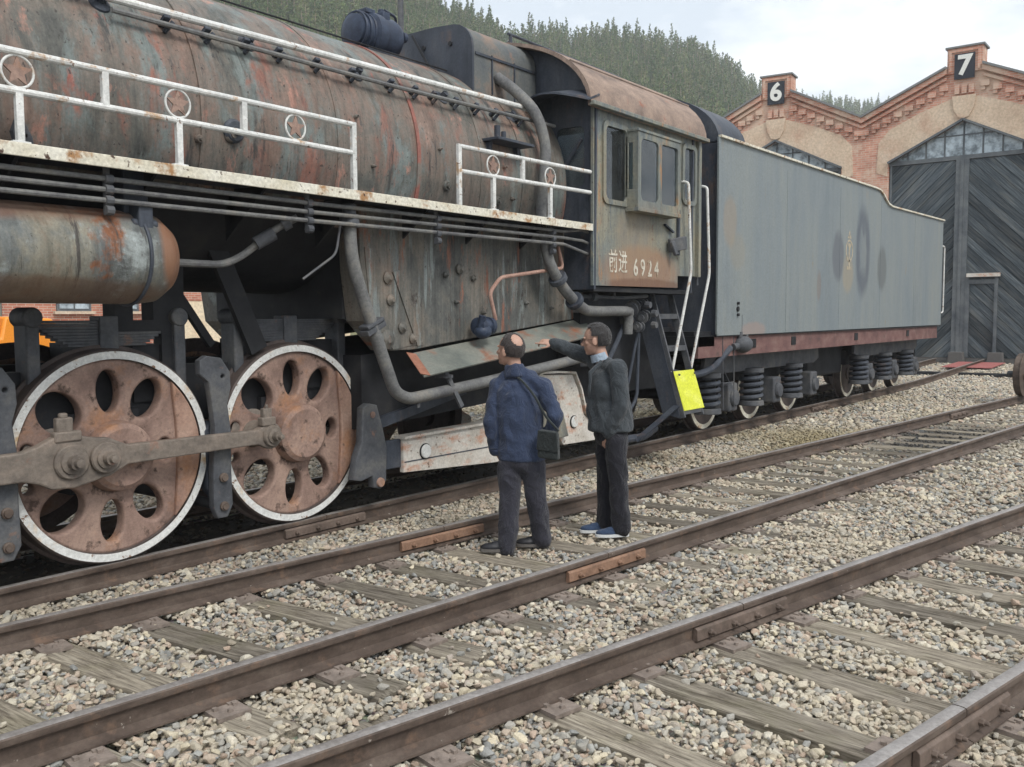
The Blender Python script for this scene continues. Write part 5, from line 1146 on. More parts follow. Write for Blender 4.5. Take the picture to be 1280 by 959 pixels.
for x, xt in ((6.76, 7.02), (7.26, 7.54)):
    MB().tube(bent_path([(xt, -1.55, 3.36), (xt, -1.64, 3.34), (xt+.09, -1.64, 2.24), (x, -1.57, 1.02)], .09), .0185, 10).build('grab_rail', M['white'], lad)
sg_ = Vector((0, LB[0]-LT[0], LB[1]-LT[1])).normalized()
a = Vector((6.73, -1.60, 1.03)); L_ = .50; nn = Vector((0, -.96, .28))*.006
c_ = [a, a+Vector((.55, 0, .0)), a+Vector((.57, 0, 0))+sg_*L_, a+Vector((.02, 0, 0))+sg_*L_]
ys = MB().add([p for p in c_]+[p+nn for p in c_], [(0, 1, 2, 3), (7, 6, 5, 4), (0, 4, 5, 1), (1, 5, 6, 2), (2, 6, 7, 3), (3, 7, 4, 0)]).build('yellow_sign', M['yellow'], None, smooth=0)
tag(ys, 'blank bright yellow board hung on the cab ladder', 'sign')

# ------------------------------------------------------------------ tender
def stains(m, spots):
    nt = m.node_tree; T = NT(nt); bs = nt.nodes['Principled BSDF']; src = bs.inputs['Base Color'].links[0].from_socket
    wob = nt.nodes.new('ShaderNodeTexNoise'); wob.inputs['Scale'].default_value = 4.5; wob.inputs['Detail'].default_value = 5; nt.links.new(T.map((1.6, 1, .6)), wob.inputs['Vector'])
    for cx, cz, rx, rz, c, amt, r_in in spots:
        g = nt.nodes.new('ShaderNodeTexGradient'); g.gradient_type = 'SPHERICAL'
        nt.links.new(T.map((1/rx, 0, 1/rz), (-cx/rx, 0, -cz/rz)), g.inputs[0])
        v = T.math('MULTIPLY', g.outputs['Fac'], T.math('ADD', T.math('MULTIPLY', wob.outputs['Fac'], 1.8), .1))
        mk = T.ramp(v, [(0.02, 0.0), (0.30, amt), (0.45, amt if not r_in else amt*.9), (0.70, amt if not r_in else amt*.25)])
        src = T.mix(mk, src, c)
    nt.links.new(src, bs.inputs['Base Color'])
OX = 14.3
stains(M['cab'], [(6.05, 2.22, 1.0, .34, S(150, 112, 84), .62, False), (5.9, 2.62, .5, .4, S(142, 122, 98), .35, False), (6.2, 2.06, 1.1, .10, S(104, 74, 58), .7, False)])
stains(M['tank'], [(-1.3, 2.42, 1.5, .17, S(112, 80, 64), .65, False), (.10, 2.15, .16, .30, S(142, 96, 66), .7, False), (-.9, 1.86, 1.2, .12, S(104, 78, 60), .6, False)])
stains(M['tender'], [(14.35-OX, 2.88, .50, .95, S(76, 82, 92), .75, True), (12.95-OX, 2.74, .36, .50, S(90, 94, 100), .75, False), (15.6-OX, 2.62, .36, .50, S(94, 98, 98), .75, False), (13.5-OX, 2.45, .35, .4, S(148, 136, 114), .5, False),
    (8.45-OX, 2.98, .26, .40, S(146, 124, 98), .35, False), (8.7-OX, 2.6, .3, .3, S(140, 128, 106), .25, False), (9.3-OX, 1.50, .5, .14, S(150, 126, 116), .5, False), (12.0-OX, 2.2, .12, .3, S(118, 98, 84), .4, False)])
ten = empty('locomotive_tender', (14.3, 0, 0), 'long grey steel tender with a faded emblem, coupled behind the cab', 'tender')
TY = 1.55
tp = [(8.08, 1.44), (20.58, 1.46), (20.58, 3.95), (16.5, 3.885), (16.15, 3.88), (15.9, 3.91), (15.7, 3.98), (15.5, 4.07), (15.3, 4.12), (15.0, 4.13), (8.08, 4.07)]
for s_ in (-1, 1): MB().xz(tp, s_*TY, s_*(TY-.02)).build('side_plate', M['tender'], ten, smooth=0)
for x in (8.9, ): MB().box((8.88, -TY-.004, 1.44), (8.886, -TY, 1.72)).build('plate_seam', M['dark'], ten)
for x in (10.55, 13.05, 15.5, 18.05): MB().box((x-.03, -TY-.003, 1.46), (x+.03, -TY, 3.93)).build('plate_lap', M['tender'], ten)
mb = MB()
for a, b in zip(tp[2:-1], tp[3:]): mb.bar((a[0], -TY-.012, a[1]+.005), (b[0], -TY-.012, b[1]+.005), .05, .03, (0, 1, 0))
mb.build('top_coaming', M['white_edge'], ten)
MB().box((8.10, -1.53, 1.44), (8.16, 1.53, 4.0)).build('front_plate', M['dark'], ten)
MB().box((8.055, -1.56, 1.46), (8.12, -1.535, 4.06)).build('corner_angle', M['tender'], ten)
MB().box((20.50, -1.53, 1.46), (20.56, 1.53, 3.95)).build('rear_plate', M['tender'], ten)
MB().box((8.2, -1.5, 3.6), (20.5, 1.5, 3.65)).build('tank_top', M['black'], ten)
ap = [(-1.53, 0)]+[(-1.53*math.cos(PI*i/24), .78*math.sin(PI*i/24)) for i in range(1, 24)]+[(1.53, 0)]
MB().yz([(y, 4.02+z) for y, z in ap], 8.11, 9.0).build('coal_hood', M['dark'], ten)
for xx in (15.9, 16.1): MB().tube([(xx, -.9, 4.0), (xx, -.9, 4.28)], .03, 8).build('tank_vent', M['white'], ten)
MB().tube(bent_path([(20.58, -1.5, 3.35), (20.72, -1.56, 3.35), (20.72, -1.56, 1.75), (20.58, -1.5, 1.75)], .06), .018, 8).build('grab_rail', M['white'], ten)
# emblem, worn patches
em = MB(); ex, ez = 13.55, 2.86
em.lathe([(0, .20), (-.004, .20), (-.004, .165), (0, .165)], (ex, -TY, ez), (0, 1, 0), 40, True)
em.xz([(ex-.035, ez-.28), (ex+.035, ez-.28), (ex+.035, ez+.05), (ex+.09, ez+.09), (ex+.09, ez+.13), (ex-.09, ez+.13), (ex-.09, ez+.09), (ex-.035, ez+.05)], -TY-.004, -TY)
em.xz([(ex-.12, ez-.34), (ex+.12, ez-.34), (ex+.12, ez-.28), (ex-.12, ez-.28)], -TY-.004, -TY)
em.xz([(ex-.10, ez+.22), (ex+.10, ez+.22), (ex, ez+.36)], -TY-.004, -TY)
em.build('emblem', weathered('worn_emblem', [(.3, S(158, 146, 124)), (.6, S(178, 166, 144))], 6, rust=(S(134, 130, 122), .50, .1, 9, (1, 1, 1))), ten)
for dz in (0.0,):
    MB().cyl((6.80, -1.64, .99), (6.80, -1.66, .985), .012, seg=8).cyl((7.22, -1.64, .99), (7.22, -1.66, .985), .012, seg=8).build('fixing_bolt', M['iron'], ys)
stn = weathered('worn_patch', [(.3, S(86, 90, 96)), (.5, S(104, 108, 110)), (.7, S(116, 118, 116))], 3, (2, 1, .5))
'''mb = MB().lathe([(0, .66), (-.003, .66), (-.003, .54), (0, .54)], (0, 0, 0), (0, 1, 0), 48, True); o = mb.build('worn_ring', stn, ten)
for v_ in o.data.vertices: v_.co = Vector((v_.co.x+14.3, v_.co.y, v_.co.z)); v_.co = Vector((14.35+v_.co.x*.62, -TY+v_.co.y, 2.86+v_.co.z*1.25))-Vector((14.3, 0, 0))
place2d('worn_patch', shape2d([rrect(12.72, 13.22, 2.42, 3.05, .1)], .003), (0, -TY-.001, 0), stn, ten)
'''
MB().cyl((8.72, -TY-.002, 1.80), (8.72, -TY-.02, 1.80), .035).cyl((8.72, -TY-.002, 1.88), (8.72, -TY-.03, 1.88), .02).cyl((8.72, -TY-.002, 1.72), (8.72, -TY-.03, 1.72), .02).build('lamp_iron', M['black'], ten)
# frame and bogies
for s_ in (-1, 1): MB().box((7.62, s_*1.46, 1.15), (20.45, s_*1.50, 1.43)).box((7.62, s_*1.38, 1.15), (20.45, s_*1.46, 1.18)).build('frame_channel', M['redframe'], ten)
MB().box((7.7, -1.38, 1.2), (20.4, 1.38, 1.435)).build('underframe', M['black'], ten)
MB().box((8.08, -1.54, 1.425), (20.56, 1.54, 1.445)).build('tank_floor', M['black'], ten)
MB().box((7.55, -1.5, 1.3), (8.1, 1.5, 1.44)).box((7.6, -1.45, 1.44), (8.1, 1.45, 1.5)).build('footplate', M['black'], ten)
for x in (9.4, 11.0, 14.2, 17.8): MB().box((x-.09, -1.512, 1.24), (x+.09, -1.50, 1.37)).build('frame_patch', M['black'], ten)
mb = MB().ell((8.95, -1.54, 1.30), ((.20, 0, 0), (0, .13, 0), (0, 0, .12)), 16, 10); mb.cyl((8.65, -1.52, 1.27), (8.85, -1.54, 1.29), .05); mb.cyl((9.06, -1.54, 1.2), (9.06, -1.54, 1.44), .03); mb.cyl((8.85, -1.54, 1.36), (8.85, -1.54, 1.48), .035); mb.build('strainer_valve', M['iron'], ten)
mb = MB()
for x in (8.36, 8.72): mb.tube([(x, -1.5, 1.43), (x, -1.52, .42)], .008, 6)
mb.tube([(8.36, -1.5, 1.0), (8.6, -1.5, .78)], .008, 6).tube([(8.36, -1.51, .78), (8.72, -1.51, .78)], .008, 6); mb.build('hose_rack', M['iron'], ten)
MB().tube(smooth_path([(7.5, -1.1, .98), (7.8, -1.3, .92), (8.15, -1.42, .98), (8.4, -1.48, 1.15), (8.6, -1.5, 1.26)]), .05, 10).build('water_hose', M['dark'], ten)
def coil(x, y, z0, z1, r=.155, w=.034, turns=4.8):
    n = int(turns*22); return MB().tube([(x+r*math.cos(2*PI*turns*i/n), y+r*math.sin(2*PI*turns*i/n), z0+(z1-z0)*i/n) for i in range(n+1)], w, 8)
def bogie(xs, sp):
    b = empty('bogie', (0, 0, 0)); b.parent = ten
    for s_ in (-1, 1):
        MB().xz([(xs[0]-.75, .94), (xs[0]-.4, .86), (xs[2]+.3, .86), (xs[2]+.55, .94), (xs[2]+.5, 1.16), (xs[0]-.7, 1.16)], s_*1.08, s_*1.14).build('side_frame', M['iron'], b, bevel=.01)
        for x in xs:
            prof = [(0, .42), (0, .487), (.012, .5), (.12, .505), (.13, .53), (.145, .53), (.145, .42), (.09, .40), (.06, .15), (-.02, .13), (-.02, 0)]
            me = MB().lathe(prof, (x, s_*-.79 if s_ > 0 else .79, .5), (0, 1 if s_ > 0 else -1, 0), 48).mesh('bogie_wheel', root_loc(b)); me.materials.append(M['tread']); me.materials.append(M['white_edge'])
            for p in me.polygons:
                r_ = math.hypot(p.center.x+root_loc(b).x-x, p.center.z-.5); p.material_index = 1 if (r_ > .40 and abs(abs(p.center.y)-.79) < .004) else 0
            link('bogie_wheel', me, None, b)
            y = -s_
            ab = MB().box((x-.15, y*1.02, .30), (x+.15, y*1.26, .72)).build('axle_box', M['iron'], b, bevel=.03)
            MB().cyl((x, y*1.26, .50), (x, y*1.31, .50), .13, .11, 16).build('box_cover', M['iron'], ab, bevel=.01)
        for x in sp:
            y = -s_*1.16
            c = coil(x, y, .40, .86).build('coil_spring', M['dark'], b)
            MB().cyl((x, y, .32), (x, y, .40), .20, .19, 22).cyl((x, y, .83), (x, y, .90), .19, .19, 22).build('spring_seat', M['iron'], c, bevel=.01)
            MB().cyl((x, y, .40), (x, y, .86), .115, seg=18).build('spring_core', M['black'], c)
    for x in xs: MB().cyl((x, -.75, .5), (x, .75, .5), .08).build('axle', M['black'], b)
    MB().box((xs[0]-.5, -.9, .7), (xs[2]+.4, .9, 1.0)).build('bolster', M['black'], b)
bogie((9.29, 11.0, 12.70), (8.62, 10.16, 11.84)); bogie((16.03, 17.83, 19.56), (15.55, 17.2, 18.95))
MB().box((13.3, -.9, .55), (15.3, -.3, 1.2)).build('brake_cylinder_box', M['black'], ten, bevel=.05)
MB().tube([(20.2, -1.0, 1.2), (20.25, -1.05, .25)], .05, 6).box((20.1, -1.15, .35), (20.4, -.95, .40)).build('rear_step', M['black'], ten)

# ------------------------------------------------------------------ things behind and beside the train
wk = empty('brick_workshop', (11, 24, 0), 'low red brick workshop with a pale sheet roof behind the locomotive', 'workshop')
g0 = GZ
MB().box((8.6, 22, g0), (14.2, 29, 4.2)).build('wall', M['brick2'], wk, smooth=0)
rf = MB().yz([(21.6, 4.1), (25.5, 5.6), (29.4, 4.1), (29.4, 4.25), (25.5, 5.8), (21.6, 4.25)], 8.3, 14.5).build('roof', M['slate'], wk, smooth=0)
for x in (11.35, 13.0):
    w_ = MB().box((x-.55, 21.93, 1.95), (x+.55, 22.02, 3.4)).build('window', M['doorframe'], wk, smooth=0)
    for i in range(2):
        for j in range(2): MB().box((x-.48+.5*i, 21.91, 2.03+.66*j), (x-.04+.5*i, 21.925, 2.62+.66*j)).build('pane', M['shedpane'], w_, smooth=0)
    MB().box((x-.65, 21.86, 1.86), (x+.65, 22.0, 1.95)).build('sill', M['plaster'], w_, smooth=0)
sh = empty('sheet_fence', (6.5, 21, 0), 'tall pale corrugated sheet fence beside the brick workshop', 'fence')
for i in range(9):
    x = 3.2+i*.6; mb = MB(); n = 24
    top_ = [(x+.59*k/n, 20.6+.025*math.cos(2*PI*k/4)) for k in range(n+1)]
    mb.prism(top_+[(a, b+.03) for a, b in top_[::-1]], lambda p: (p[0], p[1], g0), lambda p: (p[0], p[1], 2.9)); mb.build('sheet', M['cab'], sh)
ch_ = empty('cream_house', (19, 27, 0), 'cream rendered house with a brick upper course behind the locomotive', 'house')
MB().box((15.0, 23, g0), (24, 30, 2.35)).build('wall', M['cream'], ch_, smooth=0); MB().box((14.98, 22.98, 2.35), (24.02, 30.02, 4.4)).build('upper_wall', M['brick2'], ch_, smooth=0)
MB().yz([(22.5, 4.3), (26.5, 6.2), (30.5, 4.3), (30.5, 4.45), (26.5, 6.4), (22.5, 4.45)], 14.6, 24.4).build('roof', M['slate'], ch_, smooth=0)
for x in (18.0, 21.5):
    w_ = MB().box((x-.5, 22.95, .9), (x+.5, 23.02, 2.1)).build('window', M['doorframe'], ch_, smooth=0); MB().box((x-.42, 22.93, .98), (x+.42, 22.945, 2.02)).build('pane', M['shedpane'], w_, smooth=0)
# orange loader parked behind the locomotive
ldr = empty('wheel_loader', (6.2, 16.5, GZ), 'orange wheel loader parked behind the locomotive', 'loader')
z0 = GZ
MB().xz([(5.3, z0+.75), (7.9, z0+.75), (8.0, z0+1.5), (7.6, z0+1.95), (6.5, z0+2.0), (6.4, z0+1.5), (5.3, z0+1.45)], 15.7, 17.3).build('body', M['orange'], ldr, bevel=.06)
cbn = MB().box((5.4, 15.9, z0+1.45), (6.4, 17.1, z0+1.7)).box((5.4, 15.9, z0+2.75), (6.4, 17.1, z0+2.95)).build('cabin', M['orange'], ldr, bevel=.04)
for x, y in ((5.44, 15.94), (6.36, 15.94), (5.44, 17.06), (6.36, 17.06)): MB().box((x-.04, y-.04, z0+1.7), (x+.04, y+.04, z0+2.75)).build('cabin_post', M['orange'], cbn)
MB().box((5.46, 15.93, z0+1.7), (6.34, 15.94, z0+2.75)).build('pane', M['glass'], cbn)
for y in (15.95, 17.05): MB().bar((5.5, y, z0+1.5), (3.6, y, z0+.7), .12, .26, (0, 1, 0)).build('lift_arm', M['orange'], ldr)
MB().xz([(3.9, z0+.15), (3.0, z0+.08), (3.35, z0+.35), (3.6, z0+1.0), (3.85, z0+1.05)], 15.3, 17.7).build('bucket', M['iron'], ldr)
for x in (5.2, 7.4):
    for y in (15.45, 17.15):
        wn_ = MB().lathe([(0, .3), (0, .52), (.06, .6), (.30, .6), (.36, .52), (.36, .3)], (x, y, z0+.6), (0, 1, 0), 32).build('wheel', M['rubber'], ldr)
        MB().lathe([(.04, 0), (.04, .31), (.32, .31), (.32, 0)], (x, y, z0+.6), (0, 1, 0), 24).build('rim', M['orange'], wn_)
# wheelset standing on the middle track
ws = empty('wheelset', tpt(2, 18.72, 0, 0), 'rusty spare wheelset standing on the rails of the middle track', 'wheelset')
for sd_ in (1, -1):
    a = tpt(2, 18.72, sd_*(G2-.035), .44); d = (tpt(2, 18.72, 0)-tpt(2, 18.72, sd_)); d.z = 0
    MB().lathe([(-.07, .0), (-.07, .11), (-.03, .13), (-.02, .33), (-.065, .35), (-.07, .43), (-.06, .44), (.05, .445), (.062, .47), (.075, .47), (.08, .35), (.03, .33), (.05, .12), (.1, .11), (.1, 0)], a, d, 56).build('wheel', M['rail'], ws)
MB().cyl(tpt(2, 18.72, G2-.1, .44), tpt(2, 18.72, -G2+.1, .44), .085).build('axle', M['rail'], ws)
for sd_ in (1, -1): MB().cyl(tpt(2, 18.72, sd_*(G2+.02), .44), tpt(2, 18.72, sd_*(G2+.24), .44), .07).build('journal', M['iron'], ws)
# plain steel pole behind the locomotive and cable slung over the boiler
pp = at_depth(501, 30, 26.0)
up_ = empty('steel_pole', (pp.x, pp.y, GZ), 'slim grey steel pole rising behind the boiler', 'pole')
MB().cyl((pp.x, pp.y, GZ), (pp.x, pp.y, 14.0), .11, .075, 14).build('shaft', M['iron'], up_)
MB().lathe([(0, .22), (.06, .22), (.25, .15)], (pp.x, pp.y, GZ), (0, 0, 1), 16).build('base', M['concrete'], up_)
MB().lathe([(0, .09), (.03, .09), (.08, .02)], (pp.x, pp.y, 14.0), (0, 0, 1), 12).build('cap', M['iron'], up_)

# ------------------------------------------------------------------ people
SKIN = plain('skin', S(174, 138, 120), .5, bs_=60, bump=.2); 
def cloth(name, c, rough=.85, wv=140):
    m, n, l, bs = nodes_of(name); T = NT(m.node_tree); f = T.noise(7, None, 6, .6); w = T.noise(wv, None, 2, .5)
    l.new(T.mix(1.0, c, T.ramp(f, [(.25, .78), (.75, 1.2)]), 'MULTIPLY'), bs.inputs['Base Color']); bs.inputs['Roughness'].default_value = rough; bs.inputs['Specular IOR Level'].default_value = .2
    bs.inputs['Sheen Weight'].default_value = .15
    l.new(T.bump(T.math('ADD', T.noise(15, T.map((1, 1, .7)), 5, .65, 1.2), T.math('MULTIPLY', w, .08)), .9, .03), bs.inputs['Normal']); return m
def skin_mesh(mb, voxel, smooth_it, off, fold=0.0, fs=9.0, seed=0, name='body'):
    me = bpy.data.meshes.new('tmp'); me.from_pydata(mb.v, [], mb.f)
    bm = bmesh.new(); bm.from_mesh(me); bmesh.ops.recalc_face_normals(bm, faces=bm.faces); bm.to_mesh(me); bm.free()
    ob = bpy.data.objects.new('tmp', me); r = ob.modifiers.new('r', 'REMESH'); r.mode = 'VOXEL'; r.voxel_size = voxel
    if smooth_it: s = ob.modifiers.new('s', 'SMOOTH'); s.iterations = smooth_it; s.factor = .5
    out = eval_mesh(ob); bpy.data.objects.remove(ob)
    if fold:
        out.update(); N = [v.normal.copy() for v in out.vertices]
        for v, n in zip(out.vertices, N):
            p = v.co; wv = noise.noise((p.x*3+seed, p.y*3, p.z*3))*1.5; a = noise.noise(((p.x+p.z*.25)*fs*1.1+wv, p.y*fs*1.1+wv, p.z*fs*.55+seed)); b = noise.noise((p.x*fs*1.9+3, p.y*fs*1.9, (p.z+p.x*.4)*fs*1.3+seed))
            v.co = p+n*(fold*((1-abs(a)*2.2)*.7+b*.45))
    out.transform(Matrix.Translation(-Vector(off))); out.polygons.foreach_set('use_smooth', [True]*len(out.polygons)); out.materials.clear(); out.name = name
    return out
RT, UP, FW = Vector(rt), Vector((0, 0, 1)), Vector((fw[0], fw[1], 0)).normalized()
def dirv(r, u, f): return RT*r+UP*u+FW*f
def shoe(mb_u, mb_s, heel, toe, w=.046, h=.075):
    heel, toe = Vector(heel), Vector(toe); d = toe-heel; L = d.length; d.normalize(); sd = d.cross(UP).normalized(); z = Vector((0, 0, 1))
    mb_u.ell(heel+d*L*.28+z*.050, (d*L*.30, sd*w*.86, z*.052), 16, 10); mb_u.ell(heel+d*L*.66+z*.036, (d*L*.36, sd*w, z*.034), 16, 10); mb_u.ell(heel+d*L*.22+z*.075, (d*.055, sd*.045, z*.05), 14, 8); mb_u.cap(heel+d*L*.3+z*.06, heel+d*L*.62+z*.045, w*.8, w*.75)
    pts = []
    for i in range(28):
        t = 2*PI*i/28; c, s = math.cos(t), math.sin(t); ww = w*(1.06 if c > -.2 else .92)
        pts.append(heel+d*(L*.5+L*.54*c)+sd*ww*s*(abs(s)**-.25 if abs(s) > .02 else 1))
    n = len(pts); mb_s.add([p+z*.002 for p in pts]+[p+z*.026 for p in pts], [tuple(range(n))[::-1], tuple(range(n, 2*n))]+[(i, (i+1) % n, n+(i+1) % n, n+i) for i in range(n)])
def head_parts(c, face, up_v, k=1.0):
    """skull, face, ears as one mesh; face: unit vector the nose points to"""
    f = face.normalized(); u = (up_v-f*up_v.dot(f)).normalized(); s = f.cross(u).normalized(); mb = MB()
    mb.ell(c+u*.022*k-f*.008*k, (f*.098*k, s*.076*k, u*.098*k), 28, 18)
    mb.ell(c-u*.035*k+f*.025*k, (f*.068*k, s*.060*k, u*.080*k), 24, 14)
    mb.ell(c-u*.093*k+f*.062*k, (f*.024*k, s*.030*k, u*.020*k), 14, 8)
    mb.cap(c+f*.088*k+u*.005*k, c+f*.108*k-u*.030*k, .009*k, .014*k, 10); mb.ell(c+f*.106*k-u*.034*k, (f*.014*k, s*.017*k, u*.011*k), 10, 6)
    mb.ell(c+f*.082*k+u*.018*k, (f*.014*k, s*.055*k, u*.012*k), 12, 6)
    mb.ell(c+f*.083*k-u*.062*k, (f*.012*k, s*.026*k, u*.008*k), 12, 6); mb.ell(c+f*.080*k-u*.074*k, (f*.012*k, s*.022*k, u*.008*k), 12, 6)
    for q in (-1, 1):
        mb.ell(c+s*q*.078*k-f*.006*k-u*.012*k, ((f*.9+s*q*.25)*.024*k, s*q*.008*k, u*.033*k), 12, 8)
        mb.ell(c+s*q*.040*k+f*.060*k-u*.018*k, (f*.022*k, s*.022*k, u*.020*k), 12, 8)
    return mb, f, u, s
def scalp(c, f, u, s, k, keep, th=.012):
    """hair cap: part of the skull ellipsoid where keep(direction) is true"""
    mb = MB(); n, m = 56, 34; idx = {}; V = []
    C = c+u*.022*k-f*.008*k
    for i in range(m+1):
        t = -PI/2+PI*i/m
        for j in range(n):
            a = 2*PI*j/n; d = Vector((math.cos(t)*math.cos(a), math.cos(t)*math.sin(a), math.sin(t)))     # (f, s, u)
            kk = keep(d)
            if kk > 0:
                w = 1+.25*noise.noise((d.x*7, d.y*7, d.z*7))+.55*noise.noise((d.x*30, d.y*30, d.z*8)); g = min(1, kk)
                idx[(i, j)] = len(V); V.append(C+(f*d.x*(.098*k+th*g*w)+s*d.y*(.076*k+th*g*w)+u*d.z*(.098*k+th*g*w)))
    F = []
    for i in range(m):
        for j in range(n):
            q = [(i, j), (i, (j+1) % n), (i+1, (j+1) % n), (i+1, j)]
            if all(x in idx for x in q): F.append(tuple(idx[x] for x in q))
    nV = len(V); V2 = [C+(p-C)*.90 for p in V]; mb.add(V+V2, F+[tuple(nV+i for i in f_[::-1]) for f_ in F]); return mb
def finger(mb, p, dirs, r):
    p = Vector(p)
    for d, L in dirs:
        q = p+Vector(d).normalized()*L; mb.cap(p, q, r, r*.92, 10); p = q; r *= .92
def hand(mb, wrist, palm_dir, back, curl, point=False, k=1.0):
    """palm with four fingers and a thumb; back: normal of the back of the hand"""
    d = Vector(palm_dir).normalized(); b = (Vector(back)-d*Vector(back).dot(d)).normalized(); s = d.cross(b); w = Vector(wrist)
    mb.ell(w+d*.050*k, (d*.055*k, s*.042*k, b*.016*k), 16, 10); mb.cap(w-d*.03, w+d*.02, .028*k, .027*k)
    for i, (o, L) in enumerate(((-.030, .072), (-.010, .080), (.010, .074), (.029, .058))):
        base = w+d*.088*k+s*o*k; c0 = curl if not (point and i == 0) else .08
        dd = [(d*math.cos(c0*j)-b*math.sin(c0*j), L*k*f_) for j, f_ in ((.5, .45), (1.3, .32), (2.2, .25))]; finger(mb, base, dd, .0092*k)
    finger(mb, w+d*.025*k-s*.034*k, [((d*.75-s*.6-b*.3), .036*k), ((d*.95-s*.1-b*.35), .030*k), ((d*1.0+s*.15-b*.4), .024*k)], .0105*k)

# ---- man in the blue jacket, seen from behind
D1 = float((Vector((2.40, -2.43, STOP))-Vector(CAM)).dot(Vector(fw)))
def A(px, py, dz=0.0): return at_depth(px, py, D1+dz)
base1 = Vector((A(652, 690).x, A(652, 690).y, STOP+.004))
def foot_on(px, py, depth, z): 
    r = ray(px, py); p = CAM+r*depth; return Vector((p[0], p[1], z))
body = MB(); hc = A(638, 438, .0)
face1 = dirv(-.80, .14, .62)
mbh, f, u, s = head_parts(hc, face1, UP, 1.13)
body = mbh; body.cap(A(641, 448, -.0), A(644, 462, .0), .058, .055)
nr_body = body
sleeveL, sleeveR = (A(622, 484, .05), A(614, 528, .0), A(620, 562, .04)), (A(679, 484, -.03), A(694, 520, -.10), A(686, 546, .03))
hand(nr_body, sleeveL[2]+UP*.02, dirv(.25, -1, .1), dirv(-1, 0, -.2), .35); hand(nr_body, sleeveR[2]+dirv(.0, -.01, .02), dirv(-.3, -.8, .5), dirv(.8, .1, -.5), .4)
person1 = link('person', skin_mesh(nr_body, .0055, 3, base1, name='person'), SKIN, None); person1.location = base1
tag(person1, 'balding person in a navy jacket and charcoal trousers with a shoulder bag', 'person')
jk = MB()
jk.ell(A(650, 498, .02), (RT*.185+FW*.03, FW*.125, UP*.19), 24, 16); jk.ell(A(651, 540, .01), (RT*.175, FW*.13, UP*.18), 24, 16); jk.lathe([(0, .1), (0, .185), (.05, .18), (.2, .16), (.2, .05)], A(652, 575, .0), UP, 28)
for v_i in range(len(jk.v)-28*5, len(jk.v)):
    p = Vector(jk.v[v_i]); c = A(652, 575, .0); q = p-c; q = q-FW*q.dot(FW)*.28; jk.v[v_i] = tuple(c+q)
jk.cap(A(626, 483, .05), A(675, 482, -.02), .068, .068); jk.cap(A(634, 473, .03), A(662, 472, .0), .062, .062); jk.lathe([(-.03, .03), (-.03, .085), (.065, .070), (.065, .03)], A(644, 466, -.01), dirv(-.1, 1, .05), 24); n1 = len(jk.v); jk.lathe([(0, .06), (0, .175), (.15, .178), (.34, .185), (.50, .175), (.585, .11), (.60, .05)], A(651, 572, .0), (A(648, 478, .01)-A(651, 572, .0)), 30)
for i in range(n1, len(jk.v)):
    p = Vector(jk.v[i]); c = A(651, 572, 0); q = p-c; q = q-FW*q.dot(FW)*.30; jk.v[i] = tuple(c+q)
jk.cap(A(640, 468, .02), A(622, 486, .05), .055, .066); jk.cap(A(652, 467, .0), A(678, 485, -.03), .055, .066)
for a_, b_, c_ in (sleeveL, sleeveR): jk.cap(a_, b_, .070, .060); jk.cap(b_, c_, .061, .050)
link('jacket', skin_mesh(jk, .010, 4, base1, .014, 9, 1, 'jacket'), cloth('navy_jacket', S(50, 60, 82)), person1)
MB().tube([A(614+i, 0, 0)*0+A(612+0*i, 0, 0)*0+(sleeveL[2]+Vector((.052*math.cos(t), .052*math.sin(t), .012))) for i, t in enumerate([2*PI*k/16 for k in range(16)])], .008, 6, True).build('cuff', cloth('cuff_navy', S(40, 47, 64)), person1)
tr = MB(); tr.ell(A(652, 574, 0), (RT*.168, FW*.125, UP*.13), 24, 14)
L1 = (A(637, 582, .01), A(637, 632, -.02), A(634, 684, -.04)); R1 = (A(666, 582, .0), A(671, 628, .02), A(678, 673, .10))
for h_, k_, a_ in (L1, R1): tr.cap(h_, k_, .098, .078); tr.cap(k_, a_, .078, .072)
link('trousers', skin_mesh(tr, .010, 4, base1, .014, 8, 4, 'trousers'), cloth('charcoal_trousers', S(50, 50, 58)), person1)
su, so_ = MB(), MB()
for an, hx, tx, dp in ((L1[2], (645, 691), (602, 694), (-.0, -.0)), (R1[2], (687, 681), (661, 686), (.05, .0))):
    h_ = foot_on(hx[0], hx[1], D1+an[0]*0+dp[0], STOP+.012); t_ = foot_on(tx[0], tx[1], D1+dp[1], STOP+.012); h_ = Vector((an.x, an.y, STOP+.01))+(h_-t_).normalized()*.06; t_ = h_+(foot_on(tx[0], tx[1], D1, 0)-foot_on(hx[0], hx[1], D1+.0, 0)).normalized()*.27
    t_.z = h_.z; shoe(su, so_, h_, t_)
sh1 = link('shoes', skin_mesh(su, .006, 3, base1, 0, name='shoes'), plain('black_leather', S(38, 38, 42), .5), person1)
so_.build('soles', plain('grey_sole', S(96, 92, 88), .8), person1)
to_cam = (-FW*1.0+UP*.25).normalized(); bald = dirv(.38, .62, -.62).normalized()
def keep1(d):
    w = f*d.x+s*d.y+u*d.z
    if d.x > .45 and d.z > -.9: return 0
    if d.z < -.62: return 0
    b = w.dot(bald)
    if b > .88: return 0
    if d.x > .1 and d.z < .05: return 0
    return min(1, (.88-b)*6, (d.z+.62)*5+.3)
hm = scalp(hc, f, u, s, 1.13, keep1, .010).build('hair', cloth('dark_hair', S(56, 50, 48), .6, 260), person1)
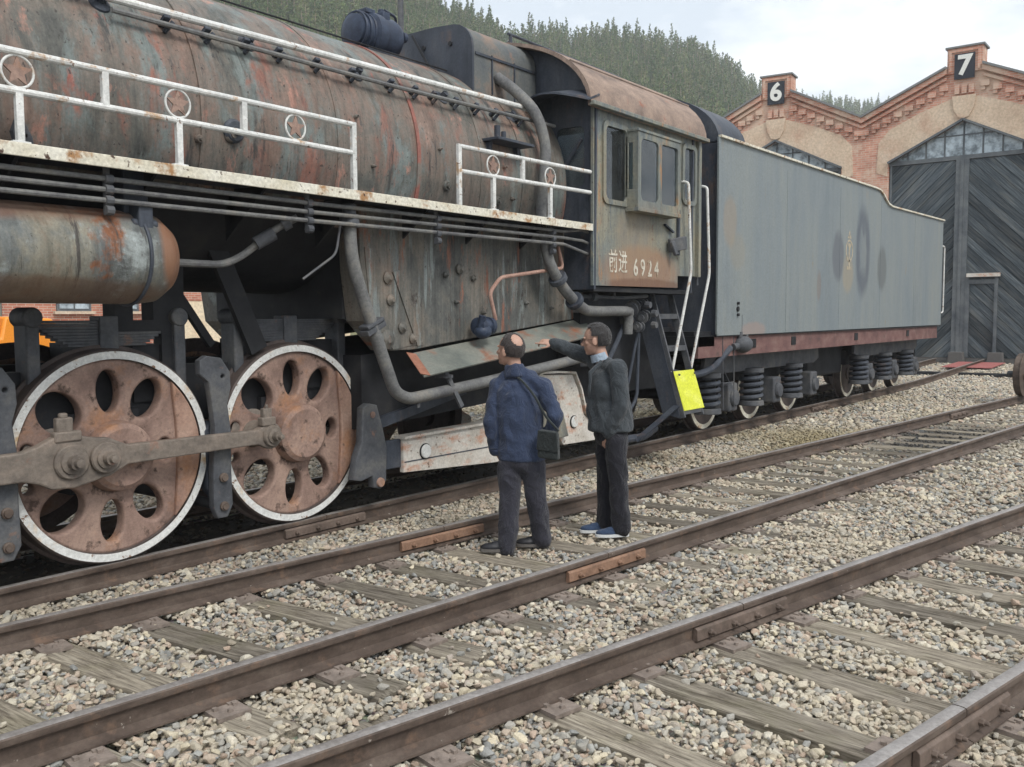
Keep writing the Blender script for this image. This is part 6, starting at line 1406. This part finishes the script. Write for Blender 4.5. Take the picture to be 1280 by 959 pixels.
# ---- shoulder bag
bgc = A(686, 556, -.20); bag = empty('shoulder_bag', bgc-UP*.13, 'dark green shoulder bag hanging at the hip of the person in the blue jacket', 'bag')
bd = dirv(.92, -.10, -.30).normalized(); bn = dirv(.3, 0, .9).normalized(); bu = UP
def slab(c, a_, b_, n_, ha, hb, hn): 
    m_ = MB(); V = []
    for sn in (-1, 1):
        for sa, sb in ((-1, -1), (1, -1), (1, 1), (-1, 1)): V.append(c+a_*ha*sa*(1.0 if sb < 0 else .88)+b_*hb*sb+n_*hn*sn)
    return m_.add(V, [(0, 1, 2, 3), (7, 6, 5, 4), (0, 4, 5, 1), (1, 5, 6, 2), (2, 6, 7, 3), (3, 7, 4, 0)])
bgm = cloth('dark_green_canvas', S(42, 47, 47), .7)
bev(slab(bgc, bd, bu, bn, .088, .112, .04).build('bag_body', bgm, bag), .022, 3)
bev(slab(bgc+bu*.032-bn*.043, bd, bu, bn, .087, .078, .006).build('flap', cloth('bag_flap', S(37, 42, 42), .7), bag), .006)
MB().tube(smooth_path([bgc+bu*.12+bd*.08, A(682, 520, -.17), A(668, 495, -.16), A(650, 474, -.10), A(636, 466, .04)]), .010, 6).build('strap', bgm, bag)

# ---- man in the grey jacket, pointing
D2 = float((Vector((3.28, -2.78, STOP))-Vector(CAM)).dot(Vector(fw)))
def B(px, py, dz=0.0): return at_depth(px, py, D2+dz)
base2 = Vector((B(768, 676).x, B(768, 676).y, STOP+.004))
hc2 = B(745, 425, 0); face2 = dirv(-.93, -.06, .28)
body, f, u, s = head_parts(hc2, face2, UP, 1.13); body.cap(B(749, 436, 0), B(755, 458, 0), .054, .060)
armN = (B(772, 460, -.17), B(777, 507, -.19), B(760, 541, -.13)); armF = (B(742, 448, .17), B(715, 438, .26), B(693, 429, .30))
hand(body, armF[2]+dirv(-.01, 0, 0), dirv(-.97, .14, .1), dirv(.1, .75, -.65), .85, True, .98)
hand(body, armN[2]+dirv(.0, .0, 0), dirv(-.15, -.95, .25), dirv(-.3, .1, -.9), .3, False, .95)
person2 = link('person', skin_mesh(body, .0055, 3, base2, name='person'), SKIN, None); person2.location = base2
tag(person2, 'dark haired person in a charcoal grey jacket and black trousers pointing at the locomotive', 'person')
jk = MB()
jk.ell(B(758, 488, .0), (RT*.155+FW*.02, FW*.17, UP*.20), 24, 16); jk.ell(B(758, 512, .0), (RT*.168, FW*.16, UP*.2), 24, 16)
jk.cap(B(771, 462, -.14), B(744, 452, .15), .072, .07); jk.cap(B(760, 458, -.05), B(750, 456, .06), .06, .06)
n0 = len(jk.v); jk.lathe([(0, .08), (0, .195), (.12, .185), (.3, .155), (.3, .05)], B(763, 538, .0), UP, 30)
for i in range(n0, len(jk.v)):
    p = Vector(jk.v[i]); c = B(763, 538, .0); q = p-c; q = q-FW*q.dot(FW)*.12; jk.v[i] = tuple(c+q)
for a_, b_, c_ in (armN, armF): jk.cap(a_, b_, .074, .062); jk.cap(b_, c_, .062, .050)
cl2 = cloth('charcoal_jacket', S(60, 65, 69), .9)
link('jacket', skin_mesh(jk, .010, 4, base2, .013, 9, 7, 'jacket'), cl2, person2)
# shirt collar, lapel, tie-less shirt front
col_m = cloth('pale_blue_shirt', S(150, 164, 178), .8)
MB().lathe([(-.03, .058), (-.03, .076), (.035, .070), (.035, .056)], B(749, 447, .0), dirv(-.30, 1, .05), 26, True).build('shirt_collar', col_m, person2)
fr_ = dirv(-.80, 0, -.45).normalized()
pass
mb = MB()
for (a_, b_, c_) in ((B(752, 452, -.155), B(738, 466, -.20), B(737, 490, -.195)),): mb.tube([a_, b_, c_], [.018, .020, .006], 6)
mb.build('lapel', cl2, person2)
tr = MB(); tr.ell(B(764, 543, 0), (RT*.145, FW*.14, UP*.12), 24, 14)
L2 = (B(758, 552, .09), B(758, 606, .10), B(757, 652, .11)); R2 = (B(770, 554, -.08), B(773, 610, -.07), B(777, 660, -.05))
for h_, k_, a_ in (L2, R2): tr.cap(h_, k_, .098, .080); tr.cap(k_, a_, .078, .074)
link('trousers', skin_mesh(tr, .010, 4, base2, .013, 8, 12, 'trousers'), cloth('black_trousers', S(34, 34, 40)), person2)
su, so_ = MB(), MB()
for an in (L2[2], R2[2]):
    d_ = dirv(-.97, 0, -.10).normalized(); h_ = Vector((an.x, an.y, STOP+.01))-d_*.055; shoe(su, so_, h_, h_+d_*.275, .047)
link('shoes', skin_mesh(su, .006, 3, base2, 0, name='shoes'), cloth('blue_sneaker', S(54, 70, 96), .8), person2)
so_.build('soles', plain('white_sole', S(206, 208, 208), .7), person2)
def keep2(d):
    if d.x > .30 and d.z < .62: return 0
    if d.x > .62: return 0
    if d.x > -.12 and d.z < .02: return 0
    if d.z < -.72: return 0
    return min(1, (d.z+.72)*5+.3)
scalp(hc2, f, u, s, 1.13, keep2, .016).build('hair', cloth('black_hair', S(50, 48, 48), .55, 260), person2)
mb = MB()
for q in (-1, 1):
    c = hc2+f*.114+s*q*.036+u*.004; mb.tube([c+s*.024*math.cos(t)+u*.018*math.sin(t) for t in [2*PI*i/18 for i in range(18)]], .0022, 6, True); mb.tube([c+s*q*.024, hc2+s*q*.090+f*.0+u*.006], .0022, 6)
mb.tube([hc2+f*.117+s*.011+u*.004, hc2+f*.117-s*.011+u*.004], .0022, 6); mb.build('glasses', plain('dark_frames', S(60, 50, 46), .4), person2)

# ------------------------------------------------------------------ thin air haze
scene.cycles.volume_bounces = 2
hz = MB().box((-180, -160, -1.4), (980, 980, 230)).build('haze', None, None, smooth=0); tag(hz, 'thin pale air haze over the yard and the wooded hill', kind='stuff')
hm_, hn, hl, hb_ = nodes_of('haze_air'); hn.remove(hb_); pv = hn.new('ShaderNodeVolumePrincipled'); pv.inputs['Color'].default_value = (.93, .96, 1.0, 1); pv.inputs['Density'].default_value = 0.00065; pv.inputs['Anisotropy'].default_value = 0.2
hl.new(pv.outputs[0], hn['Material Output'].inputs['Volume']); hz.data.materials.append(hm_)
